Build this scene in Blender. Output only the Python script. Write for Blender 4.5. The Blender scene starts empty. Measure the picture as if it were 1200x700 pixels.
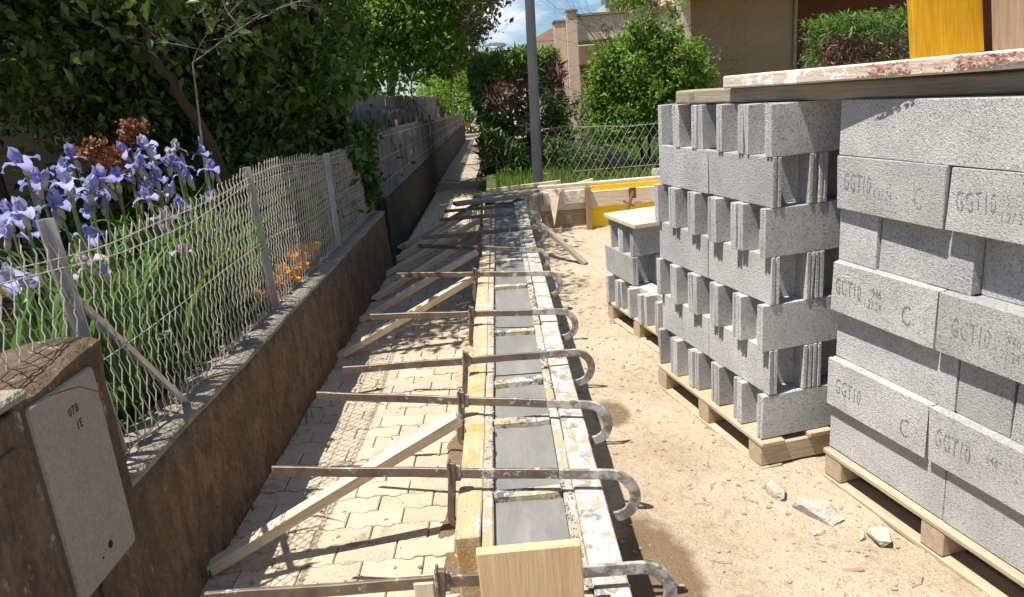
import bpy, bmesh, math, random
import numpy as np
from mathutils import Vector, Matrix, noise as mnoise
random.seed(7); rng = np.random.default_rng(7)
S = bpy.context.scene
COL = S.collection
R = math.radians

# ------------------------------------------------------------------ camera
cd = bpy.data.cameras.new('camera'); cam = bpy.data.objects.new('camera', cd); COL.objects.link(cam)
cd.sensor_width = 36; cd.lens = 25.5; cd.clip_start = .05; cd.clip_end = 2000
PITCH, ROLL = R(15.82), R(4.76)
F = Vector((0, math.cos(PITCH), -math.sin(PITCH))); U0 = Vector((0, math.sin(PITCH), math.cos(PITCH))); R0 = Vector((1, 0, 0))
cr = R0*math.cos(ROLL) - U0*math.sin(ROLL); cu = R0*math.sin(ROLL) + U0*math.cos(ROLL)
m = Matrix((cr, cu, -F)).transposed().to_4x4(); m.translation = (0, 0, 1.6)
cam.matrix_world = m
S.camera = cam

# ------------------------------------------------------------------ light
TO_SUN = Vector((-.37, -.17, 1)).normalized()
SUN_EL = math.asin(TO_SUN.z)
wd = bpy.data.worlds.new('World'); S.world = wd; wd.use_nodes = True
nt = wd.node_tree; N = nt.nodes; L = nt.links
bg = N['Background']; bg.inputs['Strength'].default_value = .058
sky = N.new('ShaderNodeTexSky'); sky.sky_type = 'NISHITA'; sky.sun_disc = False
sky.sun_elevation = SUN_EL; sky.sun_rotation = math.atan2(TO_SUN.x, TO_SUN.y)
sky.air_density = 1.0; sky.dust_density = .0; sky.ozone_density = 3.0
tc = N.new('ShaderNodeTexCoord'); mp = N.new('ShaderNodeMapping'); mp.inputs['Scale'].default_value = (1, 1, 2.6)
cn = N.new('ShaderNodeTexNoise'); cn.inputs['Scale'].default_value = 3.6; cn.inputs['Detail'].default_value = 7; cn.inputs['Roughness'].default_value = .58
mp.inputs['Location'].default_value = (.3, 1.25, .42)
ramp = N.new('ShaderNodeValToRGB'); ramp.color_ramp.elements[0].position = .50; ramp.color_ramp.elements[1].position = .68
mix = N.new('ShaderNodeMix'); mix.data_type = 'RGBA'
mix.inputs['B'].default_value = (13, 13.2, 13.6, 1)
L.new(tc.outputs['Generated'], mp.inputs['Vector']); L.new(mp.outputs['Vector'], cn.inputs['Vector']); L.new(cn.outputs['Fac'], ramp.inputs['Fac'])
L.new(ramp.outputs['Color'], mix.inputs['Factor']); tint = N.new('ShaderNodeMix'); tint.data_type = 'RGBA'; tint.blend_type = 'MULTIPLY'; tint.inputs['Factor'].default_value = 1; tint.inputs['B'].default_value = (.84, .97, 1.16, 1)
L.new(sky.outputs['Color'], tint.inputs['A']); L.new(tint.outputs['Result'], mix.inputs['A']); L.new(mix.outputs['Result'], bg.inputs['Color'])
sd = bpy.data.lights.new('sun', 'SUN'); sd.energy = 5; sd.angle = R(.53); sd.color = (1, .95, .86)
sun = bpy.data.objects.new('sun', sd); COL.objects.link(sun)
sun.rotation_euler = TO_SUN.to_track_quat('Z', 'Y').to_euler(); sun.location = (-4, -2, 12)
vs = S.view_settings; vs.view_transform = 'Standard'; vs.look = 'None'; vs.gamma = 1; vs.exposure = .78; vs.use_curve_mapping = False
S.cycles.max_bounces = 6; S.cycles.diffuse_bounces = 3; S.cycles.use_denoising = True

# ------------------------------------------------------------------ materials
MATS = {}
def new_mat(name):
    mt = bpy.data.materials.new(name); mt.use_nodes = True
    MATS[name] = mt
    return mt, mt.node_tree.nodes, mt.node_tree.links, mt.node_tree.nodes['Principled BSDF']
def coords(N, L, scale=(1, 1, 1), rnd=True, kind='Object'):
    tc = N.new('ShaderNodeTexCoord'); mp = N.new('ShaderNodeMapping'); mp.inputs['Scale'].default_value = scale
    L.new(tc.outputs[kind], mp.inputs['Vector'])
    if rnd:
        oi = N.new('ShaderNodeObjectInfo'); mu = N.new('ShaderNodeMath'); mu.operation = 'MULTIPLY'; mu.inputs[1].default_value = 37.
        L.new(oi.outputs['Random'], mu.inputs[0])
        cb = N.new('ShaderNodeCombineXYZ')
        for k in range(3): L.new(mu.outputs[0], cb.inputs[k])
        L.new(cb.outputs[0], mp.inputs['Location'])
    return mp.outputs['Vector']
def noise(N, L, vec, scale, detail=4, rough=.6, dist=0):
    n = N.new('ShaderNodeTexNoise'); n.inputs['Scale'].default_value = scale; n.inputs['Detail'].default_value = detail
    n.inputs['Roughness'].default_value = rough; n.inputs['Distortion'].default_value = dist
    L.new(vec, n.inputs['Vector']); return n.outputs['Fac']
def cramp(N, L, fac, stops):
    r = N.new('ShaderNodeValToRGB'); e = r.color_ramp.elements
    while len(e) < len(stops): e.new(.5)
    for k, (p, c) in enumerate(stops): e[k].position = p; e[k].color = (*c, 1) if not isinstance(c, (int, float)) else (c, c, c, 1)
    L.new(fac, r.inputs['Fac']); return r.outputs['Color']
def mixc(N, L, fac, a, b, blend='MIX'):
    mx = N.new('ShaderNodeMix'); mx.data_type = 'RGBA'; mx.blend_type = blend
    for nm, v in (('Factor', fac), ('A', a), ('B', b)):
        if isinstance(v, (int, float)): mx.inputs[nm].default_value = v
        elif isinstance(v, tuple): mx.inputs[nm].default_value = (*v, 1)
        else: L.new(v, mx.inputs[nm])
    return mx.outputs['Result']
def bump(N, L, b, h, strength=.5, dist=.01, prev=None):
    bp = N.new('ShaderNodeBump'); bp.inputs['Strength'].default_value = strength; bp.inputs['Distance'].default_value = dist
    L.new(h, bp.inputs['Height'])
    if prev: L.new(prev, bp.inputs['Normal'])
    L.new(bp.outputs['Normal'], b.inputs['Normal']); return bp.outputs['Normal']
def addm(N, L, a, b, op='ADD'):
    q = N.new('ShaderNodeMath'); q.operation = op
    for k, v in ((0, a), (1, b)):
        if isinstance(v, (int, float)): q.inputs[k].default_value = v
        else: L.new(v, q.inputs[k])
    return q.outputs[0]

def mat_rough(name, c1, c2, scale=6, fine=60, rough=.9, bs=.5, bd=.006, c3=None, thr=(.55, .62), s3=3, kind='Object', rnd=True, var=.0, stretch=(1, 1, 1), fc=(.45, 1., 1.25)):
    mt, N, L, b = new_mat(name); v = coords(N, L, stretch, rnd=rnd, kind=kind)
    big = noise(N, L, v, scale, 5); fi = noise(N, L, v, fine, 3, .7)
    col = cramp(N, L, big, [(.3, c1), (.7, c2)])
    col = mixc(N, L, .55, col, cramp(N, L, fi, [(.25, fc[0]), (.6, fc[1]), (.8, fc[2])]), 'MULTIPLY')
    if c3:
        f3 = cramp(N, L, noise(N, L, v, s3, 6, .65), [(thr[0], 0.), (thr[1], 1.)])
        col = mixc(N, L, f3, col, c3)
    if var:
        oi = N.new('ShaderNodeObjectInfo'); col = mixc(N, L, 1., col, cramp(N, L, oi.outputs['Random'], [(0, 1-var), (1, 1+var)]), 'MULTIPLY')
    L.new(col, b.inputs['Base Color']); b.inputs['Roughness'].default_value = rough; b.inputs['Specular IOR Level'].default_value = .25
    bump(N, L, b, addm(N, L, big, fi), bs, bd)
    return mt
def mat_wood(name, c1, c2, dirt=None, thr=(.55, .6), rough=.8, paint=None, pthr=(.5, .52), s3=7, axis=0, rnd=True, white=None, wthr=(.56, .6), grain=.5):
    mt, N, L, b = new_mat(name)
    sc = [16, 16, 16]; sc[axis] = 1.1
    v = coords(N, L, tuple(sc), rnd); v0 = coords(N, L, rnd=rnd)
    g = noise(N, L, v, 2.2, 6, .65, .6); f = noise(N, L, v, 9, 3, .6)
    col = cramp(N, L, g, [(.28, c1), (.72, c2)])
    col = mixc(N, L, grain, col, cramp(N, L, f, [(.3, .55), (.6, 1.05)]), 'MULTIPLY')
    if paint: col = mixc(N, L, cramp(N, L, noise(N, L, v0, s3*.7, 6, .6), [(pthr[0], 0.), (pthr[1], 1.)]), col, paint)
    h = addm(N, L, g, f)
    if dirt: col = mixc(N, L, cramp(N, L, noise(N, L, v0, s3, 7, .7), [(thr[0], 0.), (thr[1], 1.)]), col, dirt)
    if white:
        wf = cramp(N, L, noise(N, L, v0, s3*2.1, 8, .72, .4), [(wthr[0], 0.), (wthr[1], 1.)])
        col = mixc(N, L, wf, col, white); h = addm(N, L, h, wf)
    L.new(col, b.inputs['Base Color']); b.inputs['Roughness'].default_value = rough; b.inputs['Specular IOR Level'].default_value = .25
    bump(N, L, b, h, .45, .004)
    return mt
def mat_leaf(name, c1, c2, c3=None, trans=.35, rough=.5, hue=None):
    mt, N, L, b = new_mat(name)
    ge = N.new('ShaderNodeNewGeometry')
    stops = [(0, c1), (.75, c2)] + ([(1, c3)] if c3 else [])
    col = cramp(N, L, ge.outputs['Random Per Island'], stops)
    L.new(col, b.inputs['Base Color']); b.inputs['Roughness'].default_value = rough; b.inputs['Specular IOR Level'].default_value = .35
    tr = N.new('ShaderNodeBsdfTranslucent'); mx = N.new('ShaderNodeMixShader'); mx.inputs[0].default_value = trans
    L.new(mixc(N, L, 1., col, (1.1, 1.25, .5), 'MULTIPLY'), tr.inputs['Color'])
    out = N['Material Output']; L.new(b.outputs[0], mx.inputs[1]); L.new(tr.outputs[0], mx.inputs[2]); L.new(mx.outputs[0], out.inputs['Surface'])
    return mt
def mat_metal(name, c1, c2, c3=None, metallic=.7, rough=.5, scale=14, thr=(.52, .58)):
    mt, N, L, b = new_mat(name); v = coords(N, L)
    n1 = noise(N, L, v, scale, 6, .65); col = cramp(N, L, n1, [(.3, c1), (.7, c2)])
    met = metallic
    if c3:
        f = cramp(N, L, noise(N, L, v, scale*1.3, 8, .72), [(thr[0], 0.), (thr[1], 1.)])
        col = mixc(N, L, f, col, c3)
        met = addm(N, L, metallic, addm(N, L, f, -metallic, 'MULTIPLY'))
        L.new(met, b.inputs['Metallic'])
    else: b.inputs['Metallic'].default_value = met
    L.new(col, b.inputs['Base Color']); b.inputs['Roughness'].default_value = rough
    bump(N, L, b, n1, .4, .003)
    return mt

# concrete block: coarse open grain
def mat_block(name, base, var=.15):
    mt, N, L, b = new_mat(name); v = coords(N, L)
    vo = N.new('ShaderNodeTexVoronoi'); vo.inputs['Scale'].default_value = 190; L.new(v, vo.inputs['Vector'])
    n1 = noise(N, L, v, 125, 5, .8); n2 = noise(N, L, v, 5, 5, .6)
    pit = cramp(N, L, n1, [(.34, .32), (.47, .95), (.75, 1.22)])
    col = mixc(N, L, 1., tuple(base), pit, 'MULTIPLY')
    col = mixc(N, L, .9, col, cramp(N, L, n2, [(.3, .78), (.7, 1.12)]), 'MULTIPLY')
    st = cramp(N, L, noise(N, L, v, 3.1, 6, .7), [(.66, 0.), (.74, .5)])
    col = mixc(N, L, st, col, (.46, .38, .27))
    oi = N.new('ShaderNodeObjectInfo'); col = mixc(N, L, 1., col, cramp(N, L, oi.outputs['Random'], [(0, 1-var), (1, 1+var)]), 'MULTIPLY')
    L.new(col, b.inputs['Base Color']); b.inputs['Roughness'].default_value = .95; b.inputs['Specular IOR Level'].default_value = .15
    bump(N, L, b, addm(N, L, n1, addm(N, L, vo.outputs['Distance'], .5, 'MULTIPLY')), 1., .009)
    return mt
mat_block('block', (.525, .522, .515))

# sandy ground
def mat_ground():
    mt, N, L, b = new_mat('sand'); v = coords(N, L, rnd=False)
    n1 = noise(N, L, v, 1.3, 6, .6); n2 = noise(N, L, v, 22, 6, .7); n3 = noise(N, L, v, 140, 3, .7)
    col = cramp(N, L, n1, [(.3, (.42, .325, .22)), (.55, (.54, .44, .32)), (.75, (.59, .50, .385))])
    col = mixc(N, L, .6, col, cramp(N, L, n2, [(.3, .5), (.45, .95), (.75, 1.15)]), 'MULTIPLY')
    col = mixc(N, L, .6, col, cramp(N, L, n3, [(.3, .5), (.5, 1.), (.7, 1.15)]), 'MULTIPLY')
    # damp spilt-slurry stains beside the formwork (stains with their own shape)
    sep = N.new('ShaderNodeSeparateXYZ'); L.new(v, sep.inputs[0])
    wob = noise(N, L, v, 7, 5, .6)
    tot = None
    for (x, y, rx, ry) in ((.40, 2.05, .17, .42), (.45, 3.35, .10, .16), (.36, 1.4, .12, .3), (-.33, 2.2, .10, .5), (-.30, 3.2, .08, .4)):
        dx = addm(N, L, addm(N, L, sep.outputs[0], -x), 1/rx, 'MULTIPLY'); dy = addm(N, L, addm(N, L, sep.outputs[1], -y), 1/ry, 'MULTIPLY')
        r2 = addm(N, L, addm(N, L, dx, 2., 'POWER'), addm(N, L, dy, 2., 'POWER'))
        r2 = cramp(N, L, addm(N, L, addm(N, L, r2, addm(N, L, wob, 1.3, 'MULTIPLY')), -.9), [(.25, 1.), (.8, 0.)])
        tot = r2 if tot is None else addm(N, L, tot, r2, 'MAXIMUM')
    damp = addm(N, L, tot, .85, 'MULTIPLY')
    col = mixc(N, L, damp, col, (.17, .11, .06))
    L.new(col, b.inputs['Base Color']); b.inputs['Roughness'].default_value = .95; b.inputs['Specular IOR Level'].default_value = .15
    nb = bump(N, L, b, n2, .8, .03); bump(N, L, b, n3, .8, .01, nb)
mat_ground()
mat_rough('paver', (.42, .345, .255), (.54, .455, .345), 5, 90, .9, .6, .006, c3=(.28, .225, .165), thr=(.58, .7), s3=5, var=.1)
mat_rough('pavement_bed', (.22, .17, .115), (.36, .28, .195), 6, 80, .95, .6, .01, rnd=False)
mat_rough('path_far', (.28, .23, .17), (.40, .33, .25), 2, 50, .95, .6, .01, rnd=False)
mat_rough('soil', (.06, .04, .025), (.12, .08, .05), 6, 60, 1, .8, .02, rnd=False)
mat_rough('lawn', (.05, .08, .02), (.09, .13, .03), 4, 50, 1, .8, .02, rnd=False)
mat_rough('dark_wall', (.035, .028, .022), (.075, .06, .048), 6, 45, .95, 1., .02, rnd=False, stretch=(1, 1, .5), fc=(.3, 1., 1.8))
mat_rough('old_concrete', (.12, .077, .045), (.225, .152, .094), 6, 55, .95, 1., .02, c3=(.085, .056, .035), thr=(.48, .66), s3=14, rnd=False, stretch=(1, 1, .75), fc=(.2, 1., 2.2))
mat_rough('coping', (.22, .185, .145), (.36, .315, .255), 6, 45, .95, 1., .02, c3=(.18, .15, .12), thr=(.6, .68), s3=5, rnd=False)
mat_rough('cabinet_frame', (.075, .05, .033), (.16, .112, .075), 9, 50, .95, 1., .014, c3=(.30, .25, .19), thr=(.6, .68), s3=20, rnd=False, stretch=(1, 1, .5), fc=(.2, 1., 2.))
mat_rough('ink_dark', (.03, .028, .025), (.07, .06, .055), 60, 200, .9, .2, .001)
mat_rough('cabinet_door', (.24, .215, .18), (.29, .262, .225), 3, 120, .6, .12, .002, c3=(.36, .3, .22), thr=(.66, .78), s3=5, rnd=False)
mat_rough('wet_concrete', (.17, .165, .155), (.235, .228, .212), 2.2, 26, .38, .22, .004, c3=(.27, .265, .25), thr=(.52, .75), s3=3, rnd=False, stretch=(2.6, .7, 1), fc=(.78, 1., 1.1))
MATS['wet_concrete'].node_tree.nodes['Principled BSDF'].inputs['Specular IOR Level'].default_value = .5
mat_rough('rubble', (.40, .36, .30), (.50, .46, .395), 9, 60, .95, .8, .012, c3=(.4, .33, .24), thr=(.6, .7), s3=7)
mat_rough('stone', (.30, .24, .17), (.52, .44, .34), 9, 40, .95, .6, .01, var=.3)
mat_rough('stucco_beige', (.66, .50, .38), (.72, .56, .43), 1.2, 60, .95, .3, .004, rnd=False)
mat_rough('stucco_tan', (.30, .195, .125), (.35, .235, .155), 1.2, 60, .95, .3, .004, rnd=False)
mat_rough('stucco_maroon', (.10, .035, .02), (.13, .045, .03), 1.2, 60, .95, .3, .004, rnd=False)
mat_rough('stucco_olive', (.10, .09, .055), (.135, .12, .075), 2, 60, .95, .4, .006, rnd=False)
mat_rough('white_wall', (.66, .65, .62), (.74, .73, .7), 1.2, 60, .9, .2, .004, rnd=False)
mat_rough('roof_tile', (.13, .07, .045), (.19, .11, .07), 6, 30, .9, .5, .02, rnd=False)
mat_rough('window_dark', (.04, .012, .01), (.06, .02, .015), 4, 30, .3, .1, .002, rnd=False)
mat_wood('pale_wood', (.55, .44, .30), (.72, .61, .45), dirt=(.33, .25, .17), thr=(.62, .72))
mat_wood('new_wood', (.50, .35, .19), (.60, .45, .27), grain=.18, dirt=(.42, .28, .14), thr=(.6, .75), s3=3)
mat_wood('grey_wood', (.22, .18, .14), (.36, .31, .25), dirt=(.12, .09, .07), thr=(.6, .7))
mat_wood('pallet_wood', (.38, .29, .19), (.50, .40, .285), dirt=(.30, .21, .13), thr=(.6, .7))
mat_wood('brown_wood', (.26, .17, .10), (.38, .27, .17), dirt=(.48, .42, .34), thr=(.58, .7))
mat_wood('form_left', (.44, .32, .18), (.52, .40, .25), dirt=(.27, .20, .13), thr=(.56, .66), paint=(.45, .27, .10), pthr=(.54, .62), white=(.46, .435, .385), wthr=(.535, .565))
mat_wood('form_inner', (.38, .29, .18), (.46, .37, .25), dirt=(.23, .19, .14), thr=(.55, .62), white=(.43, .41, .37), wthr=(.49, .53))
mat_wood('form_right', (.36, .28, .18), (.44, .35, .24), dirt=(.22, .20, .175), thr=(.5, .56), white=(.45, .435, .40), wthr=(.46, .49), s3=9)
mat_wood('spacer_wood', (.40, .3, .17), (.5, .4, .26), dirt=(.13, .12, .11), thr=(.52, .56), white=(.5, .49, .47), wthr=(.52, .55), s3=14)
mat_wood('yellow_panel', (.80, .52, .015), (.86, .60, .03), dirt=(.5, .3, .03), thr=(.7, .78))
mat_wood('yellow_board', (.50, .25, .008), (.60, .32, .01), dirt=(.38, .2, .02), thr=(.68, .78), s3=5)
mat_wood('plaster_board', (.52, .43, .33), (.62, .54, .44), dirt=(.36, .28, .2), thr=(.58, .68), white=(.70, .67, .62), wthr=(.5, .56), s3=6)
mat_wood('plywood', (.30, .20, .125), (.38, .265, .17), dirt=(.26, .17, .1), thr=(.6, .7))
mat_wood('bark', (.03, .02, .015), (.065, .045, .034), axis=2)
mat_wood('reed', (.12, .11, .105), (.25, .23, .215), axis=2, rnd=False)
mat_metal('clamp_steel', (.13, .095, .07), (.24, .19, .15), (.42, .40, .37), .55, .55, 16, (.58, .64))
mat_metal('clamp_cement', (.15, .125, .10), (.25, .22, .19), (.40, .38, .35), .4, .7, 20, (.45, .58))
mat_metal('galvanised', (.34, .34, .36), (.48, .48, .5), None, .55, .5, 9)
mat_metal('wire', (.36, .33, .285), (.54, .50, .44), None, .2, .55, 9)
mat_metal('wire_old', (.22, .20, .175), (.36, .33, .29), None, .2, .55, 9)
mat_metal('lamp_steel', (.10, .10, .105), (.15, .15, .155), None, .5, .5, 3)
mat_metal('red_steel', (.14, .04, .025), (.22, .075, .045), (.5, .42, .36), .3, .6, 20, (.6, .66))
mat_rough('ink', (.12, .12, .125), (.40, .40, .395), 110, 300, .9, .2, .001, rnd=True)
def mat_ink(name, col, lo, hi):
    mt, N, L, b = new_mat(name); v = coords(N, L)
    a = cramp(N, L, noise(N, L, v, 150, 4, .7), [(lo, 1.), (hi, 0.)])
    b.inputs['Base Color'].default_value = (*col, 1); b.inputs['Roughness'].default_value = .95; L.new(a, b.inputs['Alpha'])
mat_ink('ink_a', (.19, .19, .195), .44, .56); mat_ink('ink_b', (.23, .23, .235), .42, .54); mat_ink('ink_c', (.20, .20, .205), .46, .6)
mat_rough('dark_hole', (.015, .012, .01), (.02, .017, .015), 5, 50, 1, .1, .001)
mat_rough('plastic_dark', (.03, .03, .032), (.05, .05, .05), 3, 40, .6, .2, .003)
mat_rough('barrier_red', (.45, .06, .04), (.5, .09, .06), 3, 40, .6, .2, .003)
mat_rough('crust', (.16, .155, .145), (.38, .365, .34), 30, 90, .95, .5, .004)
mat_rough('red_paint', (.42, .20, .165), (.52, .29, .24), 12, 60, .9, .2, .001)
mat_leaf('leaf_dark', (.04, .068, .015), (.075, .12, .027), (.15, .20, .07), .35, .38)
mat_leaf('leaf_mid', (.035, .075, .012), (.075, .14, .022), (.12, .19, .04), .35, .45)
mat_leaf('leaf_light', (.10, .18, .02), (.18, .30, .04), (.25, .38, .07), .5, .45)
mat_leaf('leaf_bush', (.11, .20, .03), (.20, .32, .06), (.28, .40, .10), .45, .45)
mat_leaf('leaf_purple', (.10, .075, .06), (.17, .12, .10), (.26, .20, .18), .3, .5)
mat_leaf('conifer', (.06, .10, .035), (.12, .18, .06), (.19, .26, .10), .3, .6)
mat_leaf('conifer_tip', (.09, .17, .03), (.11, .19, .035), (.15, .24, .05), .3, .6)
mat_leaf('conifer_dead', (.13, .075, .05), (.21, .13, .09), (.28, .19, .14), .1, .8)
mat_leaf('iris_leaf', (.05, .12, .02), (.10, .20, .035), (.15, .25, .06), .4, .4)
mat_leaf('grass', (.06, .13, .015), (.12, .22, .03), (.2, .3, .07), .4, .5)
def mat_petal(name, c1, c2, tr=.35):
    mt, N, L, b = new_mat(name); v = coords(N, L)
    col = cramp(N, L, noise(N, L, v, 40, 4, .6), [(.3, c1), (.7, c2)])
    L.new(col, b.inputs['Base Color']); b.inputs['Roughness'].default_value = .6
    t = N.new('ShaderNodeBsdfTranslucent'); L.new(col, t.inputs['Color'])
    mx = N.new('ShaderNodeMixShader'); mx.inputs[0].default_value = tr
    L.new(b.outputs[0], mx.inputs[1]); L.new(t.outputs[0], mx.inputs[2]); L.new(mx.outputs[0], N['Material Output'].inputs['Surface'])
mat_petal('petal_blue', (.20, .20, .46), (.34, .34, .62))
mat_petal('petal_pale', (.30, .30, .54), (.46, .46, .68))
mat_petal('petal_faded', (.36, .32, .33), (.48, .44, .48))
mat_petal('petal_orange', (.80, .34, .02), (.90, .52, .05))
mat_petal('petal_peach', (.70, .36, .2), (.8, .48, .3))
mat_petal('rust_flower', (.17, .055, .02), (.29, .10, .035), .2)
mat_petal('stem_green', (.08, .14, .04), (.13, .2, .06), .1)
mat_petal('stem_brown', (.14, .05, .03), (.2, .08, .05), .1)
mat_petal('bud_sheath', (.36, .33, .24), (.5, .46, .36), .3)

# ------------------------------------------------------------------ helpers
def link(o, parent=None):
    COL.objects.link(o)
    if parent is not None: o.parent = parent
    return o
def tag(o, label=None, cat=None, group=None, kind=None):
    if label: o['label'] = label
    if cat: o['category'] = cat
    if group: o['group'] = group
    if kind: o['kind'] = kind
    return o
def empty(name, loc=(0, 0, 0), rz=0):
    o = bpy.data.objects.new(name, None); COL.objects.link(o); o.location = loc; o.rotation_euler = (0, 0, rz); o.empty_display_size = .1
    return o
def mesh_from(name, V, Fc, mat=None, smooth=False):
    me = bpy.data.meshes.new(name); me.from_pydata([tuple(v) for v in V], [], Fc); me.update()
    if mat: me.materials.append(MATS[mat])
    if smooth: me.polygons.foreach_set('use_smooth', [True]*len(me.polygons))
    return me
def obj(name, me, parent=None, loc=None, rot=None, mw=None):
    o = bpy.data.objects.new(name, me); link(o, parent)
    if mw is not None: o.matrix_local = mw
    if loc is not None: o.location = loc
    if rot is not None: o.rotation_euler = rot
    return o
class MB:
    def __init__(s): s.V = []; s.F = []
    def add(s, V, Fc):
        n = len(s.V); s.V += [tuple(v) for v in V]; s.F += [tuple(i+n for i in f) for f in Fc]
    def box(s, x0, x1, y0, y1, z0, z1, M=None):
        V = [(x, y, z) for z in (z0, z1) for y in (y0, y1) for x in (x0, x1)]
        if M is not None: V = [M @ Vector(v) for v in V]
        s.add(V, [(0, 2, 3, 1), (4, 5, 7, 6), (0, 1, 5, 4), (2, 6, 7, 3), (0, 4, 6, 2), (1, 3, 7, 5)])
    def prism(s, poly, z0, z1, ch=0, M=None):
        # CCW polygon extruded upward, optional chamfer of the top edge
        n = len(poly); V = [(x, y, z0) for x, y in poly] + [(x, y, z1-ch) for x, y in poly]
        Fc = [tuple(reversed(range(n)))] + [(i, (i+1) % n, n+(i+1) % n, n+i) for i in range(n)]
        if ch:
            cx = sum(p[0] for p in poly)/n; cy = sum(p[1] for p in poly)/n
            ex = max(abs(p[0]-cx) for p in poly); ey = max(abs(p[1]-cy) for p in poly)
            V += [(cx+(x-cx)*(1-ch/ex), cy+(y-cy)*(1-ch/ey), z1) for x, y in poly]
            Fc += [(n+i, n+(i+1) % n, 2*n+(i+1) % n, 2*n+i) for i in range(n)] + [tuple(range(2*n, 3*n))]
        else: Fc.append(tuple(range(n, 2*n)))
        if M is not None: V = [M @ Vector(v) for v in V]
        s.add(V, Fc)
    def tube(s, pts, rad, n=6, cap=True):
        pts = [Vector(p) for p in pts]; rr = rad if isinstance(rad, (list, tuple)) else [rad]*len(pts)
        base = len(s.V); prev = None
        for i, p in enumerate(pts):
            t = (pts[min(i+1, len(pts)-1)] - pts[max(i-1, 0)])
            t = t.normalized() if t.length > 1e-9 else Vector((0, 0, 1))
            a = prev if prev is not None else (Vector((0, 0, 1)) if abs(t.z) < .9 else Vector((1, 0, 0)))
            a = (a - t*a.dot(t)); a = a.normalized() if a.length > 1e-6 else t.orthogonal().normalized(); prev = a
            bb = t.cross(a)
            for k in range(n):
                q = 2*math.pi*k/n; s.V.append(tuple(p + (a*math.cos(q) + bb*math.sin(q))*rr[i]))
        for i in range(len(pts)-1):
            for k in range(n):
                s.F.append((base+i*n+k, base+i*n+(k+1) % n, base+(i+1)*n+(k+1) % n, base+(i+1)*n+k))
        if cap:
            s.F.append(tuple(base+k for k in reversed(range(n)))); e = base+(len(pts)-1)*n; s.F.append(tuple(e+k for k in range(n)))
    def mesh(s, name, mat=None, smooth=False, bev=0):
        me = mesh_from(name, s.V, s.F, mat, smooth)
        if bev: bevel_mesh(me, bev)
        return me
    def build(s, name, mat=None, parent=None, loc=None, smooth=False, bev=0, **k):
        return obj(name, s.mesh(name, mat, smooth, bev), parent, loc, **k)
def bevel_mesh(me, w, ang=30):
    bm = bmesh.new(); bm.from_mesh(me); bmesh.ops.recalc_face_normals(bm, faces=bm.faces)
    es = [e for e in bm.edges if len(e.link_faces) == 2 and e.calc_face_angle(0) > R(ang)]
    bmesh.ops.bevel(bm, geom=es, offset=w, segments=1, affect='EDGES', clamp_overlap=True)
    bm.to_mesh(me); bm.free()
def frame(p0, p1, up=(0, 0, 1), roll=0):
    p0 = Vector(p0); p1 = Vector(p1); x = (p1-p0).normalized(); u = Vector(up); y = u.cross(x).normalized(); z = x.cross(y)
    M = Matrix((x, y, z)).transposed().to_4x4(); M = M @ Matrix.Rotation(roll, 4, 'X'); M.translation = p0
    return M
def beam_mesh(Ln, w, h, mat, bev=.003, seg=6, warp=.0, cuts=None):
    # batten along +X; cross-section y in +-w/2, z 0..h; several stations with a slight warp
    V = []; Fc = []
    ph = random.uniform(0, 9)
    for i in range(seg+1):
        t = i/seg; oy = warp*math.sin(3.1*t+ph); oz = warp*math.sin(2.3*t+ph*2)
        for (y, z) in ((-w/2, 0), (w/2, 0), (w/2, h), (-w/2, h)):
            x = Ln*t
            if cuts and i == 0: x += cuts[0]*(z/h)
            if cuts and i == seg: x -= cuts[1]*(z/h)
            V.append((x, y+oy+random.gauss(0, .0006), z+oz+random.gauss(0, .0006)))
    for i in range(seg):
        a = 4*i
        Fc += [(a, a+4, a+5, a+1), (a+1, a+5, a+6, a+2), (a+2, a+6, a+7, a+3), (a+3, a+7, a+4, a)]
    Fc += [(0, 1, 2, 3), (4*seg+3, 4*seg+2, 4*seg+1, 4*seg)]
    me = mesh_from('batten', V, Fc, mat); bevel_mesh(me, bev, 40)
    return me
def beam(name, p0, p1, w, h, mat, parent=None, roll=0, bev=.003, warp=0., cuts=None, up=(0, 0, 1)):
    M = frame(p0, p1, up, roll); Ln = (Vector(p1)-Vector(p0)).length
    return obj(name, beam_mesh(Ln, w, h, mat, bev, max(2, int(Ln/.25)), warp, cuts), parent, mw=M)
def copy_tree(o, parent=None):
    c = o.copy(); COL.objects.link(c); c.parent = parent
    for ch in o.children: copy_tree(ch, c)
    return c
def nz(x, y, z=0, s=1.): return mnoise.noise(Vector((x*s, y*s, z*s)))
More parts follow.
